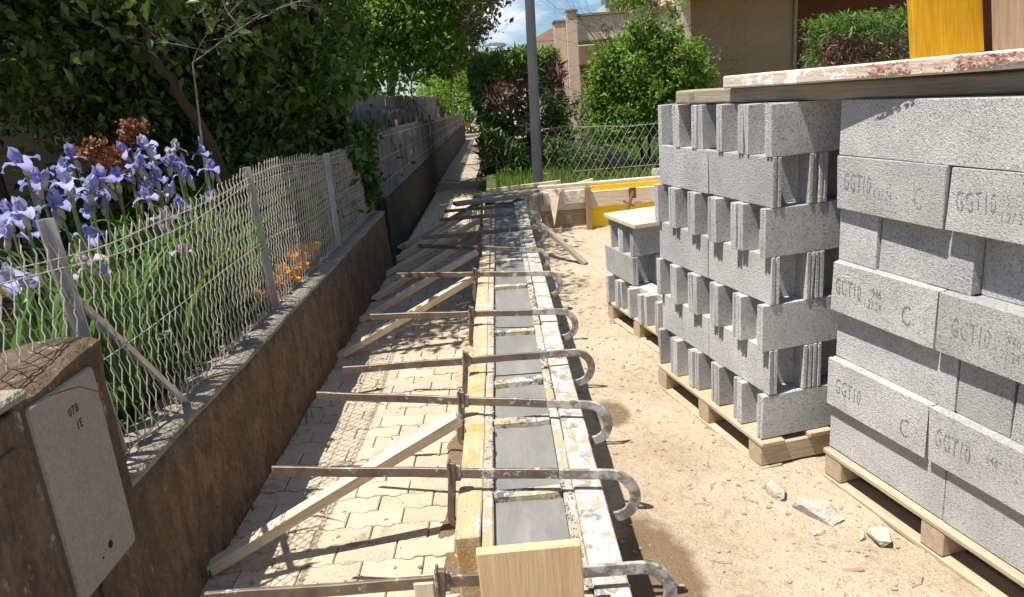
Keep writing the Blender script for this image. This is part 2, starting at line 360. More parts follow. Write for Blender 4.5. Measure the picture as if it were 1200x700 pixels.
def leaf_mesh(name, P, size, mat, aspect=.5, upbias=.4, out=None, fold=.25, droop=0., seed=1):
    # P: Nx3 leaf positions; each leaf is a folded kite of two triangles
    g = np.random.default_rng(seed); n = len(P)
    d = g.normal(size=(n, 3)); d[:, 2] -= droop; d /= np.linalg.norm(d, axis=1)[:, None]
    nr = g.normal(size=(n, 3)); nr[:, 2] += upbias*2.5
    if out is not None: nr += out*1.0
    nr -= d*np.sum(nr*d, axis=1)[:, None]; nr /= np.linalg.norm(nr, axis=1)[:, None] + 1e-9
    s = np.cross(d, nr); L_ = size*np.exp(g.normal(0, .32, n)); W_ = L_*aspect
    V = np.empty((n, 4, 3))
    V[:, 0] = P - d*(L_*.5)[:, None]
    V[:, 1] = P + s*(W_*.5)[:, None] + nr*(W_*fold)[:, None] - d*(L_*.05)[:, None]
    V[:, 2] = P + d*(L_*.5)[:, None]
    V[:, 3] = P - s*(W_*.5)[:, None] + nr*(W_*fold)[:, None] - d*(L_*.05)[:, None]
    me = bpy.data.meshes.new(name); me.vertices.add(4*n); me.vertices.foreach_set('co', V.reshape(-1))
    idx = np.arange(n)[:, None]*4 + np.array([0, 1, 2, 0, 2, 3])
    me.loops.add(6*n); me.loops.foreach_set('vertex_index', idx.reshape(-1).astype(np.int32))
    me.polygons.add(2*n); me.polygons.foreach_set('loop_start', np.arange(0, 6*n, 3, dtype=np.int32))
    me.polygons.foreach_set('loop_total', np.full(2*n, 3, dtype=np.int32))
    me.materials.append(MATS[mat]); me.update(calc_edges=True)
    return me
def clumps(blobs, nclump, nleaf, csize, seed=1, shell=.35, box=None):
    # leaf positions in clumps spread through ellipsoid blobs ((cx,cy,cz),(rx,ry,rz)); clumps favour the shell
    g = np.random.default_rng(seed); P = []; vol = np.array([b[1][0]*b[1][1]*b[1][2] for b in blobs])**.7; vol /= vol.sum()
    for b, v in zip(blobs, vol):
        k = max(1, int(nclump*v)); u = g.normal(size=(k, 3)); u /= np.linalg.norm(u, axis=1)[:, None]
        r = g.random(k)**shell; C = np.array(b[0]) + u*r[:, None]*np.array(b[1])
        q = C[:, None, :] + g.normal(size=(k, nleaf, 3))*csize*(.5+g.random((k, 1, 1)))*np.array([1, 1, .7])
        P.append(q.reshape(-1, 3))
    P = np.concatenate(P)
    return P
def limb_tubes(mb, p, d, length, rad, depth, g, spread=.7, n=6):
    pts = [Vector(p)]; dd = Vector(d).normalized(); rr = [rad]
    k = 5
    for i in range(k):
        dd = (dd + Vector((g.gauss(0, .16), g.gauss(0, .16), g.gauss(0, .1)))).normalized()
        pts.append(pts[-1] + dd*length/k); rr.append(rad*(1-.55*(i+1)/k))
    mb.tube(pts, rr, n)
    if depth > 0:
        for i in range(2, k+1):
            for _ in range(1 if i < k else 2):
                nd = (dd + Vector((g.gauss(0, spread), g.gauss(0, spread), g.gauss(.1, spread*.6)))).normalized()
                limb_tubes(mb, pts[i], nd, length*g.uniform(.45, .7), rr[i]*.65, depth-1, g, spread, max(4, n-1))
#BODY
# ------------------------------------------------------------------ ground, pavement, lawn, garden
def axis(lo, hi, dense_lo, dense_hi, step):
    a = list(np.arange(dense_lo, dense_hi, step)); s = step
    x = dense_hi
    while x < hi: a.append(x); s *= 1.35; x += s
    a.append(hi); x = dense_lo - step; s = step
    while x > lo: a.insert(0, x); s *= 1.35; x -= s
    a.insert(0, lo); return np.array(a)
def ground_z(x, y):
    near = max(0, 1-max(0, y-9)/4)
    z = near*(.018*nz(x, y, 0, 2.1) + .012*nz(x, y, 3, 6.) + .009*nz(x, y, 5, 15.))
    e = -.36 + .05*nz(x, y, 9, 2.3) + .03*nz(x, y, 2, 7)
    t = min(1, max(0, (x-e+.05)/.07))
    z = -.09*(1-t) + t*(z+.008)
    # soft heaps of spoil along the outside of the right planks
    z += .03*max(0, 1-abs(x-.30)/.14)*max(0, nz(x, y, 1, 1.7)+.15)*near
    return z
gx = axis(-600, 600, -.6, 2.2, .032); gy = axis(-40, 900, .9, 8.0, .04)
V = [(x, y, ground_z(x, y)) for y in gy for x in gx]; nx = len(gx)
Fc = [(j*nx+i, j*nx+i+1, (j+1)*nx+i+1, (j+1)*nx+i) for j in range(len(gy)-1) for i in range(nx-1)]
tag(obj('ground', mesh_from('ground', V, Fc, 'sand', True)), kind='structure')

pave = MB(); pave.box(-1.2, -.2, .6, 13.2, -.06, -.018)
pv = tag(pave.build('pavement', 'pavement_bed'), kind='structure')
A, B = .1125, .05625
def gw(x):  # one trapezoid wave per half paver
    t = (x % A)/A
    return .013*min(1, max(0, (abs(t-.5)-.16)/.10))
def paver_mesh(name, sh, clipx=None):
    ch = .004; g = .0022; xs = [-A+g] + [k*A/8 - A for k in range(1, 16)] + [A-g]
    bot = [(x, -B+g+gw(x)) for x in xs]; top = [(x, B-g+gw(x)) for x in reversed(xs)]
    mb = MB(); mb.prism([(x+0, y) for x, y in bot+top], -.05, 0, ch); return mb.mesh(name, 'paver')
pm = paver_mesh('paver', 0)
hm = MB(); g = .0022
xs = [-A/2+g] + [k*A/8 - A/2 for k in range(1, 8)] + [A/2-g]
hm.prism([(x, -B+g+gw(x+A/2)) for x in xs] + [(x, B-g+gw(x+A/2)) for x in reversed(xs)], -.05, 0, .004); hmesh = hm.mesh('half_paver', 'paver')
cells = []
for r in range(108):
    y = 1.0 + r*2*B
    xs = [(-1.185+A+k*2*A, False) for k in range(4)] if r % 2 == 0 else [(-1.185+A/2, True)] + [(-1.185+2*A+k*2*A, False) for k in range(4)]
    for x, half in xs:
        if x < -.26: cells.append((x, y, half))
rest_m = MB()
for i, (x, y, half) in enumerate(cells):
    z = .004*nz(x, y, 4, 1.6) + random.gauss(0, .0016); rot = (random.gauss(0, .012), random.gauss(0, .012), random.gauss(0, .008))
    if i < 300:
        obj('paver', hmesh if half else pm, pv, (x, y, z), rot)
    else:
        M = Matrix.Translation((x, y, z)) @ Matrix.Rotation(rot[2], 4, 'Z'); g = .003; h = A/2 if half else A
        rest_m.prism([(-h+g, -B+g), (h-g, -B+g), (h-g, B-g), (-h+g, B-g)], -.05, 0, .004, M)
tag(rest_m.build('paver', 'paver', pv), kind='stuff')
path = MB(); path.add([(-1.26, 13, 0), (-.36, 13, 0), (-.42, 40, .02), (-1.5, 40, .02)], [(0, 1, 2, 3)])
tag(path.build('path', 'path_far'), kind='structure')

# garden behind the low wall, raised
V = []; Fc = []; xs = np.linspace(-9, -1.3, 40); ys = np.linspace(.6, 26, 70)
for y in ys:
    for x in xs: V.append((x, y, .43 + .05*nz(x, y, 0, 1.1) + .02*nz(x, y, 0, 4)))
Fc = [(j*40+i, j*40+i+1, (j+1)*40+i+1, (j+1)*40+i) for j in range(69) for i in range(39)]
tag(obj('garden_soil', mesh_from('garden_soil', V, Fc, 'soil', True)), kind='structure')
# raised lawn behind the wire fence
def lawn_z(x, y): return .14 + .05*max(0, min(y-9.4, 5)) + .03*nz(x, y, 0, .9)
V = []; xs = np.linspace(-.25, 12, 50); ys = np.linspace(9.42, 19, 40)
for y in ys:
    for x in xs: V.append((x, y, lawn_z(x, y)))
Fc = [(j*50+i, j*50+i+1, (j+1)*50+i+1, (j+1)*50+i) for j in range(39) for i in range(49)]
n0 = len(V)
for x in xs: V.append((x, 9.42, -.1))
Fc += [(n0+i, n0+i+1, i+1, i) for i in range(49)]
n1 = len(V)
for y in ys: V.append((-.25, y, -.1))
Fc += [(n1+j+1, n1+j, j*50, (j+1)*50) for j in range(39)]
tag(obj('lawn', mesh_from('lawn', V, Fc, 'lawn', True)), kind='structure')
def blades(name, pts, h, w, mat, seed=3, lean=.5):
    g = np.random.default_rng(seed); n = len(pts); P = np.array(pts)
    az = g.random(n)*6.283; hh = h*(.5+g.random(n)); ln = lean*g.random(n)*hh
    s = np.stack([np.cos(az+1.57), np.sin(az+1.57), np.zeros(n)], 1)*w; d = np.stack([np.cos(az), np.sin(az), np.zeros(n)], 1)
    V = np.empty((n, 5, 3)); up = np.array([0, 0, 1.])
    V[:, 0] = P-s; V[:, 1] = P+s
    mid = P + up*(hh*.6)[:, None] + d*(ln*.35)[:, None]
    V[:, 2] = mid+s*.7; V[:, 3] = mid-s*.7; V[:, 4] = P + up*hh[:, None] + d*ln[:, None]
    me = bpy.data.meshes.new(name); fs = []
    me.from_pydata(V.reshape(-1, 3).tolist(), [], [f for i in range(n) for f in ((5*i, 5*i+1, 5*i+2, 5*i+3), (5*i+3, 5*i+2, 5*i+4))])
    me.materials.append(MATS[mat]); return me
pts = []
for _ in range(16000):
    x = random.uniform(-.1, 5.5); y = 9.5 + random.random()**1.3*6; pts.append((x, y, lawn_z(x, y)-.01))
tag(obj('grass', blades('grass', pts, .13, .006, 'grass')), 'long bright green grass on the raised lawn behind the wire fence', 'grass', kind='stuff')
pts = []
for _ in range(900):
    y = random.uniform(9.0, 13); x = -.38 + random.gauss(0, .06) + .05*math.sin(y*3); pts.append((x, y, 0))
for _ in range(130):
    y = random.uniform(2, 12); x = -1.17 + abs(random.gauss(0, .015)); pts.append((x, y, -.01))
tag(obj('weeds', blades('weeds', pts, .07, .004, 'grass', 5)), 'low green weeds along the edges of the paved path', 'weeds', kind='stuff')

# loose stones and crumbs on the sand
def pebble_mesh(seed, name, mat, sub=1, rough=.3, flat=.6):
    bm = bmesh.new(); bmesh.ops.create_icosphere(bm, subdivisions=sub, radius=1)
    for v in bm.verts:
        k = 1 + rough*nz(v.co.x+seed*7, v.co.y, v.co.z, 1.3) + rough*.5*nz(v.co.x+seed*3, v.co.y, v.co.z, 3.1)
        v.co *= k; v.co.z *= flat
    me = bpy.data.meshes.new(name); bm.to_mesh(me); bm.free(); me.materials.append(MATS[mat]); return me
gm = MB(); base = [pebble_mesh(k, 'p', 'stone', 0, .5, .7) for k in range(4)]
for i in range(6500):
    y = .95 + random.random()**1.5*7; x = random.uniform(.26, 1.5+.1*y) if i % 3 else 1.0+random.gauss(0, .22)-.21*(y-2.6)
    if i % 5 == 0: x = random.uniform(-1.15, -.24)
    s = .0016 + .008*random.random()**5
    M = Matrix.Translation((x, y, max(ground_z(x, y), 0 if x < -.3 else -1)+s*.3)) @ Matrix.Rotation(random.random()*6.3, 4, 'Z') @ Matrix.Diagonal((s*1.3, s, s, 1))
    b = base[i % 4]; gm.add([M @ v.co for v in b.vertices], [tuple(p.vertices) for p in b.polygons])
tag(gm.build('gravel', 'stone'), 'loose crumbs of stone and dried mortar scattered over the sand', 'gravel', kind='stuff')
tw = MB()
for i in range(60):
    y = 1 + random.random()*5; x = random.uniform(.35, 1.4); a = random.random()*6.3; l = random.uniform(.02, .08); z = ground_z(x, y)+.003
    tw.tube([(x, y, z), (x+l*.5*math.cos(a), y+l*.5*math.sin(a), z+.004), (x+l*math.cos(a+.3), y+l*math.sin(a+.3), z)], .0014, 4)
tag(tw.build('twigs', 'brown_wood'), 'thin dry twigs and wood splinters lying on the sand', 'twigs', kind='stuff')
def rubble(name, x, y, sx, sy, sz, rz, seed, label, z=0):
    g = random.Random(seed*11); bm = bmesh.new()
    for _ in range(16):
        d_ = Vector((g.gauss(0, 1), g.gauss(0, 1), g.gauss(0, 1))).normalized()*g.uniform(.85, 1.15); bm.verts.new((d_.x, d_.y, max(-.35, min(.7, d_.z))))
    h = bmesh.ops.convex_hull(bm, input=bm.verts); bmesh.ops.delete(bm, geom=[e for e in h['geom_interior'] if isinstance(e, bmesh.types.BMVert)], context='VERTS')
    bmesh.ops.triangulate(bm, faces=bm.faces); bmesh.ops.subdivide_edges(bm, edges=bm.edges, cuts=3, use_grid_fill=True)
    for v in bm.verts:
        n = 1+.10*nz(v.co.x, v.co.y, v.co.z+seed, 1.7)+.05*nz(v.co.x, v.co.y, v.co.z+seed, 5)
        v.co = Vector((v.co.x*sx*n, v.co.y*sy*n, v.co.z*sz*n))
    me = bpy.data.meshes.new(name); bm.to_mesh(me); bm.free(); me.materials.append(MATS['rubble'])
    o = obj(name, me, None, (x, y, z+sz*.3), (0, 0, rz)); return tag(o, label, 'rubble')
rubble('concrete_rubble', .962, 2.50, .035, .065, .055, .2, 1, 'small upright lump of pale broken concrete beside the flat slab piece')
rubble('concrete_rubble', 1.055, 2.36, .065, .10, .04, .75, 2, 'largest flat piece of pale broken concrete lying on the sand')
rubble('concrete_rubble', 1.205, 2.17, .036, .055, .05, .2, 3, 'pointed pale concrete lump lying beside the pallet of printed blocks')
rubble('stone_chip', 1.02, 2.24, .03, .015, .012, .2, 4, 'thin pale stone chip lying in front of the flat slab piece')
rubble('stone_chip', 1.155, 2.2, .03, .016, .018, .9, 5, 'grey rounded stone touching the pointed concrete lump')
rubble('mortar_lump', .70, 4.8, .07, .06, .02, .3, 6, 'dark grey patch of dried mortar on the open sand').data.materials[0] = MATS['wet_concrete']
for k, (x, y) in enumerate(((1.0, 2.02),)):
    o = beam('wood_offcut', (x, y, .006), (x+.07, y-.012, .012), .016, .01, 'brown_wood'); tag(o, 'short brown wood offcut lying alone on the sand', 'wood scrap')

# ------------------------------------------------------------------ low wall with coping on the left
V = []; Fc = []
def wall_strip(y0, y1, xo, top, name, mat, parent=None, n=120):
    # rough rendered face towards the path, irregular top edge
    ys = np.linspace(y0, y1, n); zs = np.linspace(-.08, top, 9); V = []; Fc = []
    for y in ys:
        for z in zs: V.append((xo+.012*nz(y, z, 0, 2.2)+.008*nz(y, z, 4, 9)+.003*nz(y, z, 2, 30)+.01*(1-z/top), y, z+(.006*nz(y, 0, 0, 5) if z > top-.01 else 0)))
    m_ = len(zs)
    Fc = [(j*m_+i, (j+1)*m_+i, (j+1)*m_+i+1, j*m_+i+1) for j in range(n-1) for i in range(m_-1)]
    k0 = len(V)
    for j, y in enumerate(ys):
        v = V[j*m_+m_-1]; V.append((v[0]-.012, y, v[2]+.006)); V.append((xo-.19, y, top-.03)); V.append((xo-.19, y, .2))
    for j in range(n-1):
        a, b = j*m_+m_-1, (j+1)*m_+m_-1; p, q = k0+3*j, k0+3*(j+1)
        Fc += [(a, b, q, p), (p, q, q+1, p+1), (p+1, q+1, q+2, p+2)]
    return mesh_from(name, V, Fc, mat, True)
wall = empty('garden_wall', (-1.19, 1.9, 0)); tag(wall, 'low brown rough-rendered garden wall under the wire fence', 'wall')
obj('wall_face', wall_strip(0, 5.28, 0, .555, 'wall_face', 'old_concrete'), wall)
cp = MB(); n = 60
V = []; Fc = []
for j in range(n):
    y = 5.28*j/(n-1)
    e = .012*nz(y, 1, 0, 3)+.006*nz(y, 1, 3, 11)
    for (x, z) in ((.006+e, .552), (.004+e, .572+.004*nz(y, 0, 7, 9)), (-.06, .580+.008*nz(y, .5, 7, 6)), (-.13, .577+.01*nz(y, 2, 7, 6)), (-.2, .57), (-.2, .50)): V.append((x, y, z))
Fc = [(j*6+i, (j+1)*6+i, (j+1)*6+i+1, j*6+i+1) for j in range(n-1) for i in range(5)]
obj('coping', mesh_from('coping', V, Fc, 'coping', True), wall)
wall2 = empty('garden_wall', (-1.25, 7.2, 0)); tag(wall2, 'long dark garden wall under the reed screen fence', 'wall')
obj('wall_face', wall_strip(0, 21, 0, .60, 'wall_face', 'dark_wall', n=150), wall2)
pb = MB(); pb.box(-.05, .10, -.06, .06, 0, .70)
o = pb.build('end_pillar', 'dark_wall', wall2, (0, .05, 0), bev=.01)

# ------------------------------------------------------------------ meter cabinet at the near end of the wall
cab = empty('meter_cabinet', (-1.17, 1.62, 0)); tag(cab, 'rough brown concrete meter pillar with a grey door marked 078', 'cabinet')
ys = np.linspace(-.72, .325, 34); V = []; Fc = []
def ctop(y):
    t = (y+.02)/.34
    return 1.0 + .035*max(0, min(1, t*1.2)) + (.05*min(1, max(0, (-.0-y)/.22)) if y < 0 else 0)
for y in ys:
    zt = ctop(y); e = .006*nz(y, 0, 0, 9)
    for (x, z) in ((.0, -.08), (.0, .3), (.0, .6), (.0, .9), (.012+e, zt-.03), (.014+e, zt-.006), (-.01+e, zt+.004), (-.09, zt+.012+.01*nz(y, 1, 0, 14)), (-.17, zt+.004), (-.24, zt-.01), (-.25, .4)):
        V.append((x+.004*nz(y, z, 0, 20), y, z+.005*nz(y, x, 3, 25)))
m_ = 11
Fc = [(j*m_+i, (j+1)*m_+i, (j+1)*m_+i+1, j*m_+i+1) for j in range(33) for i in range(m_-1)]
Fc += [tuple(33*m_+i for i in range(m_)), tuple(reversed(range(m_)))]
obj('pillar', mesh_from('pillar', V, Fc, 'cabinet_frame'), cab)
# raised frame round the door, weathered side post
def door_poly(y0, y1, z0, z1, r):
    p = []
    for cx, cz, a0 in ((y1-r, z1-r, 0), (y0+r, z1-r, 90), (y0+r, z0+r, 180), (y1-r, z0+r, 270)):
        for k in range(5): a = R(a0+k*22.5); p.append((cx+r*math.cos(a), cz+r*math.sin(a)))
    return p
MX = Matrix(((0, 0, 1, 0), (1, 0, 0, 0), (0, 1, 0, 0), (0, 0, 0, 1)))   # (a,b,c) -> x=c, y=a, z=b
d = MB(); d.prism(door_poly(-.040, .250, .435, .982, .016), -.02, .022, .005, MX)
door = d.build('door', 'cabinet_door', cab); door['label'] = 'pale grey cabinet door marked 078 with a round key hole'
def text_mesh(txt, size, mat, sx=1., ext=.0008):
    cu_ = bpy.data.curves.new('t', 'FONT'); cu_.body = txt; cu_.size = size; cu_.extrude = ext; cu_.resolution_u = 2; cu_.space_character = 1.1
    to = bpy.data.objects.new('t', cu_); COL.objects.link(to); dg = bpy.context.evaluated_depsgraph_get()
    me = bpy.data.meshes.new_from_object(to.evaluated_get(dg)); bpy.data.objects.remove(to)
    me.materials.clear(); me.materials.append(MATS[mat])
    for v in me.vertices: v.co.x *= sx
    return me
def put_text(txt, size, parent, M, mat='ink', sx=1., name='lettering'):
    o = obj(name, text_mesh(txt, size, mat, sx), parent); o.matrix_local = M; return o
TL = Matrix(((0, 0, 1, 0), (1, 0, 0, 0), (0, 1, 0, 0), (0, 0, 0, 1)))
def Tm(x, y, z, rot=0): return Matrix.Translation((x, y, z)) @ TL @ Matrix.Rotation(rot, 4, 'Z')
put_text('078', .034, door, Tm(.0224, .10, .895), 'ink_dark', .8)
put_text('1E', .034, door, Tm(.0224, .118, .852), 'ink_dark', .8)
ck = MB(); ck.tube([(.0218, .05, .978), (.0218, .11, .966), (.0218, .17, .952), (.0218, .245, .905)], .0013, 4); ck.build('crack', 'dark_hole', door)
kh = MB(); kh.tube([(.005, .128, .505), (.0226, .128, .505)], .011, 14); kh.build('key_hole', 'dark_hole', door)
kh = MB(); kh.tube([(.005, .085, .492), (.0226, .085, .492)], .004, 10); kh.build('key_hole', 'dark_hole', door)
fm = MB()
fm.prism(door_poly(-.46, -.075, .05, 1.0, .012), -.01, .034, .004, MX); sp = fm.build('side_panel', 'cabinet_frame', cab)
fm = MB(); fm.prism(door_poly(-.40, -.12, .1, .93, .012), .0345, .044, .004, MX); fm.build('panel_field', 'cabinet_frame', sp)
fm = MB(); fm.box(-.02, .055, -.47, -.062, 1.02, 1.045); fm.build('panel_cap', 'coping', cab, bev=.008)
rd = MB(); rd.tube([(0, .10, .40), (.008, .10, .40)], .034, 20); rd.build('round_plate', 'cabinet_frame', cab)

# ------------------------------------------------------------------ formwork for the strip footing
def plank(x0, x1, y0, y1, top, mat, label, name='formwork_plank', group=None):
    j = random.gauss(0, .002)
    o = beam(name, ((x0+x1)/2+j, y0, -.01), ((x0+x1)/2-j, y1, -.01), x1-x0, top+.01+random.gauss(0, .002), mat, bev=.004, warp=.002)
    return tag(o, label, 'formwork', group)
ZP = .42
segs = [(1.77, 2.53, 'yellow-stained near piece, ending beside the upright end board'), (2.536, 3.48, 'white cement-splashed second piece'), (3.486, 5.75, 'long third piece'), (5.756, 8.8, 'far piece by the lamp post')]
for y0, y1, t in segs: plank(-.215, -.141, y0, y1, ZP, 'form_left', f'outer formwork plank on the paved side, {t}')
for y0, y1, t in ((1.72, 2.98, 'near piece'), (2.985, 5.0, 'middle piece'), (5.006, 8.8, 'far piece')): plank(-.139, -.107, y0, y1, ZP-.004, 'form_inner', f'thin inner formwork board on the paved side of the concrete, {t}')
for y0, y1, t in ((.75, 2.56, 'near piece'), (2.566, 4.49, 'middle piece'), (4.496, 8.8, 'far piece')): plank(.105, .139, y0, y1, ZP-.004, 'form_inner', f'thin inner formwork board on the sandy side of the concrete, {t}')
for y0, y1, t in ((.75, 2.3, 'near piece beside the end board'), (2.306, 3.6, 'second piece'), (3.606, 6.2, 'third piece'), (6.206, 8.8, 'far piece by the lamp post')): plank(.142, .228, y0, y1, ZP+.004, 'form_right', f'white cement-crusted outer formwork plank on the sandy side, {t}')
eb = beam('end_board', (-.004, 1.448, .0), (-.010, 1.442, .612), .238, .027, 'new_wood', up=(0, -1, 0)); tag(eb, 'clean new yellow wood end board standing upright across the concrete trench', 'board')
# fresh concrete
tag(beam('stop_board', (-.106, 1.685, 0), (.104, 1.685, 0), .024, .40, 'form_inner'), 'thin stop board closing the end of the concrete behind the end board', 'board')
V = []; Fc = []; ys = np.arange(1.70, 8.79, .035); xs = np.linspace(-.1065, .1045, 12)
for y in ys:
    for i, x in enumerate(xs):
        edge = abs(i-5.5)/5.5
        V.append((x, y, .395+.004*nz(x, y, 0, 3)+.002*nz(x, y, 2, 12)+(.006*max(0, nz(x, y, 3, 9)) if edge > .8 else 0)))
n = 12; Fc = [(j*n+i, j*n+i+1, (j+1)*n+i+1, (j+1)*n+i) for j in range(len(ys)-1) for i in range(n-1)]
k = len(V); V += [(-.1065, 1.70, .0), (.1045, 1.70, 0)]; Fc.append((k, k+1, n-1) + tuple(range(n-2, -1, -1)))
tag(obj('concrete_footing', mesh_from('concrete_footing', V, Fc, 'wet_concrete', True)), 'freshly poured smooth grey concrete strip between the formwork planks', 'concrete')
# splashes of slurry standing proud on the plank tops
sm = MB()
for i in range(3600):
    y = 1.5 + random.random()**1.4*6; x = random.choice([random.uniform(-.213, -.108), -.108-abs(random.gauss(0, .012)), .106+abs(random.gauss(0, .02)), random.uniform(.107, .226), random.uniform(.107, .226)]); s = .0015+.008*random.random()**4
    if x < -.106 and y < 1.78 or nz(x*3, y, 8, 1.6) < -.12: continue
    b = base[i % 4]; M = Matrix.Translation((x, y, ZP-.001)) @ Matrix.Diagonal((s, s*1.3, s*.5, 1)); sm.add([M @ v.co for v in b.vertices], [tuple(p.vertices) for p in b.polygons])
tag(sm.build('cement_splashes', 'crust'), 'dried cement splashes crusted on top of the formwork planks', 'splashes', kind='stuff')
ordn = ['first', 'second', 'third', 'fourth', 'fifth', 'sixth', 'seventh', 'eighth', 'ninth', 'tenth']
for i, (y, w) in enumerate(((1.99, .04), (2.50, .048), (2.89, .044), (3.57, .04), (4.48, .036), (5.22, .034), (5.84, .034), (6.6, .034))):
    a = random.gauss(.0, .03)
    o = beam('spacer', (-.1055, y-.1*a, ZP-.036), (.1035, y+.1*a, ZP-.036), w, .038, 'spacer_wood', bev=.005, warp=.002)
    tag(o, f'cement-caked wooden spacer between the planks, {ordn[i]} from the upright end board', 'spacer', 'spacers across the formwork')
# shuttering clamps
def ribbon(mb, pts, hw, t):
    n = len(pts); P = [Vector(p) for p in pts]; a = []; b = []
    for i in range(n):
        d = (P[min(i+1, n-1)]-P[max(i-1, 0)]).normalized(); nn = Vector((-d.y, d.x)); a.append(P[i]+nn*hw); b.append(P[i]-nn*hw)
    V = [(p.x, -t, p.y) for p in a] + [(p.x, -t, p.y) for p in b] + [(p.x, t, p.y) for p in a] + [(p.x, t, p.y) for p in b]
    Fc = []
    for i in range(n-1):
        Fc += [(n+i, n+i+1, i+1, i), (2*n+i, 2*n+i+1, 3*n+i+1, 3*n+i), (i, i+1, 2*n+i+1, 2*n+i), (3*n+i, 3*n+i+1, n+i+1, n+i)]
    Fc += [(0, 2*n, 3*n, n), (n-1, 2*n-1, 4*n-1, 3*n-1)]
    mb.add(V, Fc)
hook = MB(); pts = [(.10, 0), (.252, 0)]
for k in range(1, 19): a = R(90-k*10.5); pts.append((.252+.072*math.cos(a), -.072+.072*math.sin(a)))
pts += [(.222, -.141)]
ribbon(hook, pts, .0165, .0055); hook_me = hook.mesh('hook', 'clamp_cement', bev=.002)
jaw = MB(); pts = [(-.222, .045), (-.226, .0), (-.234, -.06), (-.242, -.12), (-.246, -.15), (-.243, -.166), (-.232, -.174), (-.217, -.176)]
ribbon(jaw, pts, .0115, .008); jaw_me = jaw.mesh('jaw', 'clamp_steel', bev=.002)
slv = MB(); slv.box(-.242, -.205, -.011, .011, -.024, .024); slv_me = slv.mesh('sleeve', 'clamp_cement', bev=.003)
wdg = MB(); wdg.box(-.236, -.229, -.016, .016, -.03, .05); wdg_me = wdg.mesh('wedge', 'clamp_steel', bev=.002)
rails = [(-.80, 1.51, 1.49), (-.82, 2.13, 1.93), (-.82, 2.74, 2.43), (-.77, 3.01, 2.99), (-.78, 3.81, 3.61), (-.76, 4.75, 4.44), (-.71, 5.70, 5.14), (-.71, 6.03, 6.08), (-.63, 6.9, 6.91), (-.62, 7.43, 7.42)]
for i, (xl, yl, yr) in enumerate(rails):
    ang = math.atan2(yr-yl, .265-xl); y0 = yl + (yr-yl)*(-xl)/(.265-xl)
    c = empty('shuttering_clamp', (0, y0, .484), ang)
    tag(c, f'rusty hooked shuttering clamp across the formwork, {ordn[i]} from the upright end board', 'clamp', 'shuttering clamps along the formwork')
    r = MB(); L_ = xl/math.cos(ang); pts = [(L_ + (.10-L_)*k/8, .0015*math.sin(k*1.7+i)) for k in range(9)]; ribbon(r, pts, .0165, .0055)
    r.build('rail', 'clamp_steel', c, bev=.002); obj('hook', hook_me, c); j = obj('jaw', jaw_me, c, (random.uniform(-.006, .006), -.014, 0), (random.uniform(-.06, .06), 0, 0)); obj('wedge', wdg_me, j)
    obj('sleeve', slv_me, c)
o = beam('timber_packing', (-.272, 1.53, -.005), (-.268, 1.525, .49), .05, .035, 'pale_wood', up=(0, -1, 0)); tag(o, 'short pale timber packing piece behind the jaw of the clamp nearest the end board', 'timber')
# timber braces from the wall foot to the plank
bl = [((-1.165, 2.31, 0), (-.222, 2.44, .455), 'pale_wood', 'freshest pale timber brace with a pointed foot, propping the formwork beside the end board'),
      ((-1.16, 4.56, 0), (-.222, 4.66, .43), 'pale_wood', 'pale timber brace propping the formwork between the fifth and sixth clamps'),
      ((-1.155, 5.34, 0), (-.222, 5.46, .43), 'pale_wood', 'pale timber brace propping the formwork between the seventh and eighth clamps'),
      ((-1.17, 6.80, 0), (-.222, 7.05, .42), 'pale_wood', 'weathered timber brace between the ninth and tenth clamps'),
      ((-1.14, 5.95, 0), (-.45, 6.3, .30), 'pale_wood', 'pale timber brace lying loose behind the eighth clamp'),
      ((-1.0, 6.45, 0.01), (-.30, 6.62, .36), 'brown_wood', 'thin brown timber brace before the ninth clamp'),
      ((-1.1, 7.75, 0), (-.35, 7.95, .36), 'pale_wood', 'pale timber brace next to the boards crossing the formwork'),
      ((-1.2, 7.40, 0), (-.6, 7.5, .24), 'pale_wood', 'short timber brace lying behind the tenth clamp'),
      ((-1.2, 8.1, 0), (-.222, 8.2, .43), 'pale_wood', 'timber brace farthest from the end board, by the end of the reed fence')]
for p0, p1, mt, lb in bl:
    tag(beam('timber_brace', p0, p1, .05, .045, mt, bev=.003, warp=.003, cuts=(-.05, 0), roll=.12), lb, 'brace', 'timber braces beside the formwork')
tag(beam('timber_brace', (.70, 6.54, 0), (.25, 7.0, .4), .05, .04, 'grey_wood', warp=.003), 'grey timber brace leaning against the sandy side of the formwork', 'brace', 'timber braces beside the formwork')
tag(beam('scaffold_board', (-.55, 8.02, .445), (.30, 8.25, .455), .19, .035, 'grey_wood', warp=.003), 'dark grey board laid across the formwork before the lamp post', 'board')
tag(beam('scaffold_board', (-.35, 8.62, .43), (.40, 8.5, .45), .16, .035, 'grey_wood', warp=.003), 'dark grey board laid across the far end of the formwork', 'board')
tag(beam('timber_batten', (-.20, 8.86, .45), (.70, 8.74, .50), .05, .045, 'pale_wood'), 'pale batten laid across the far end of the formwork by the lamp post', 'batten')
tag(beam('timber_batten', (.33, 8.3, .43), (1.05, 8.45, .54), .04, .03, 'pale_wood'), 'thin pale batten passing in front of the lamp post foot', 'batten')
for k, x in enumerate((.262,)):
    tag(beam('timber_stake', (.30, 7.9, 0), (.31, 7.95, .5), .06, .05, 'grey_wood', up=(0, -1, 0)), 'grey timber stake standing against the formwork near the lamp post', 'stake')

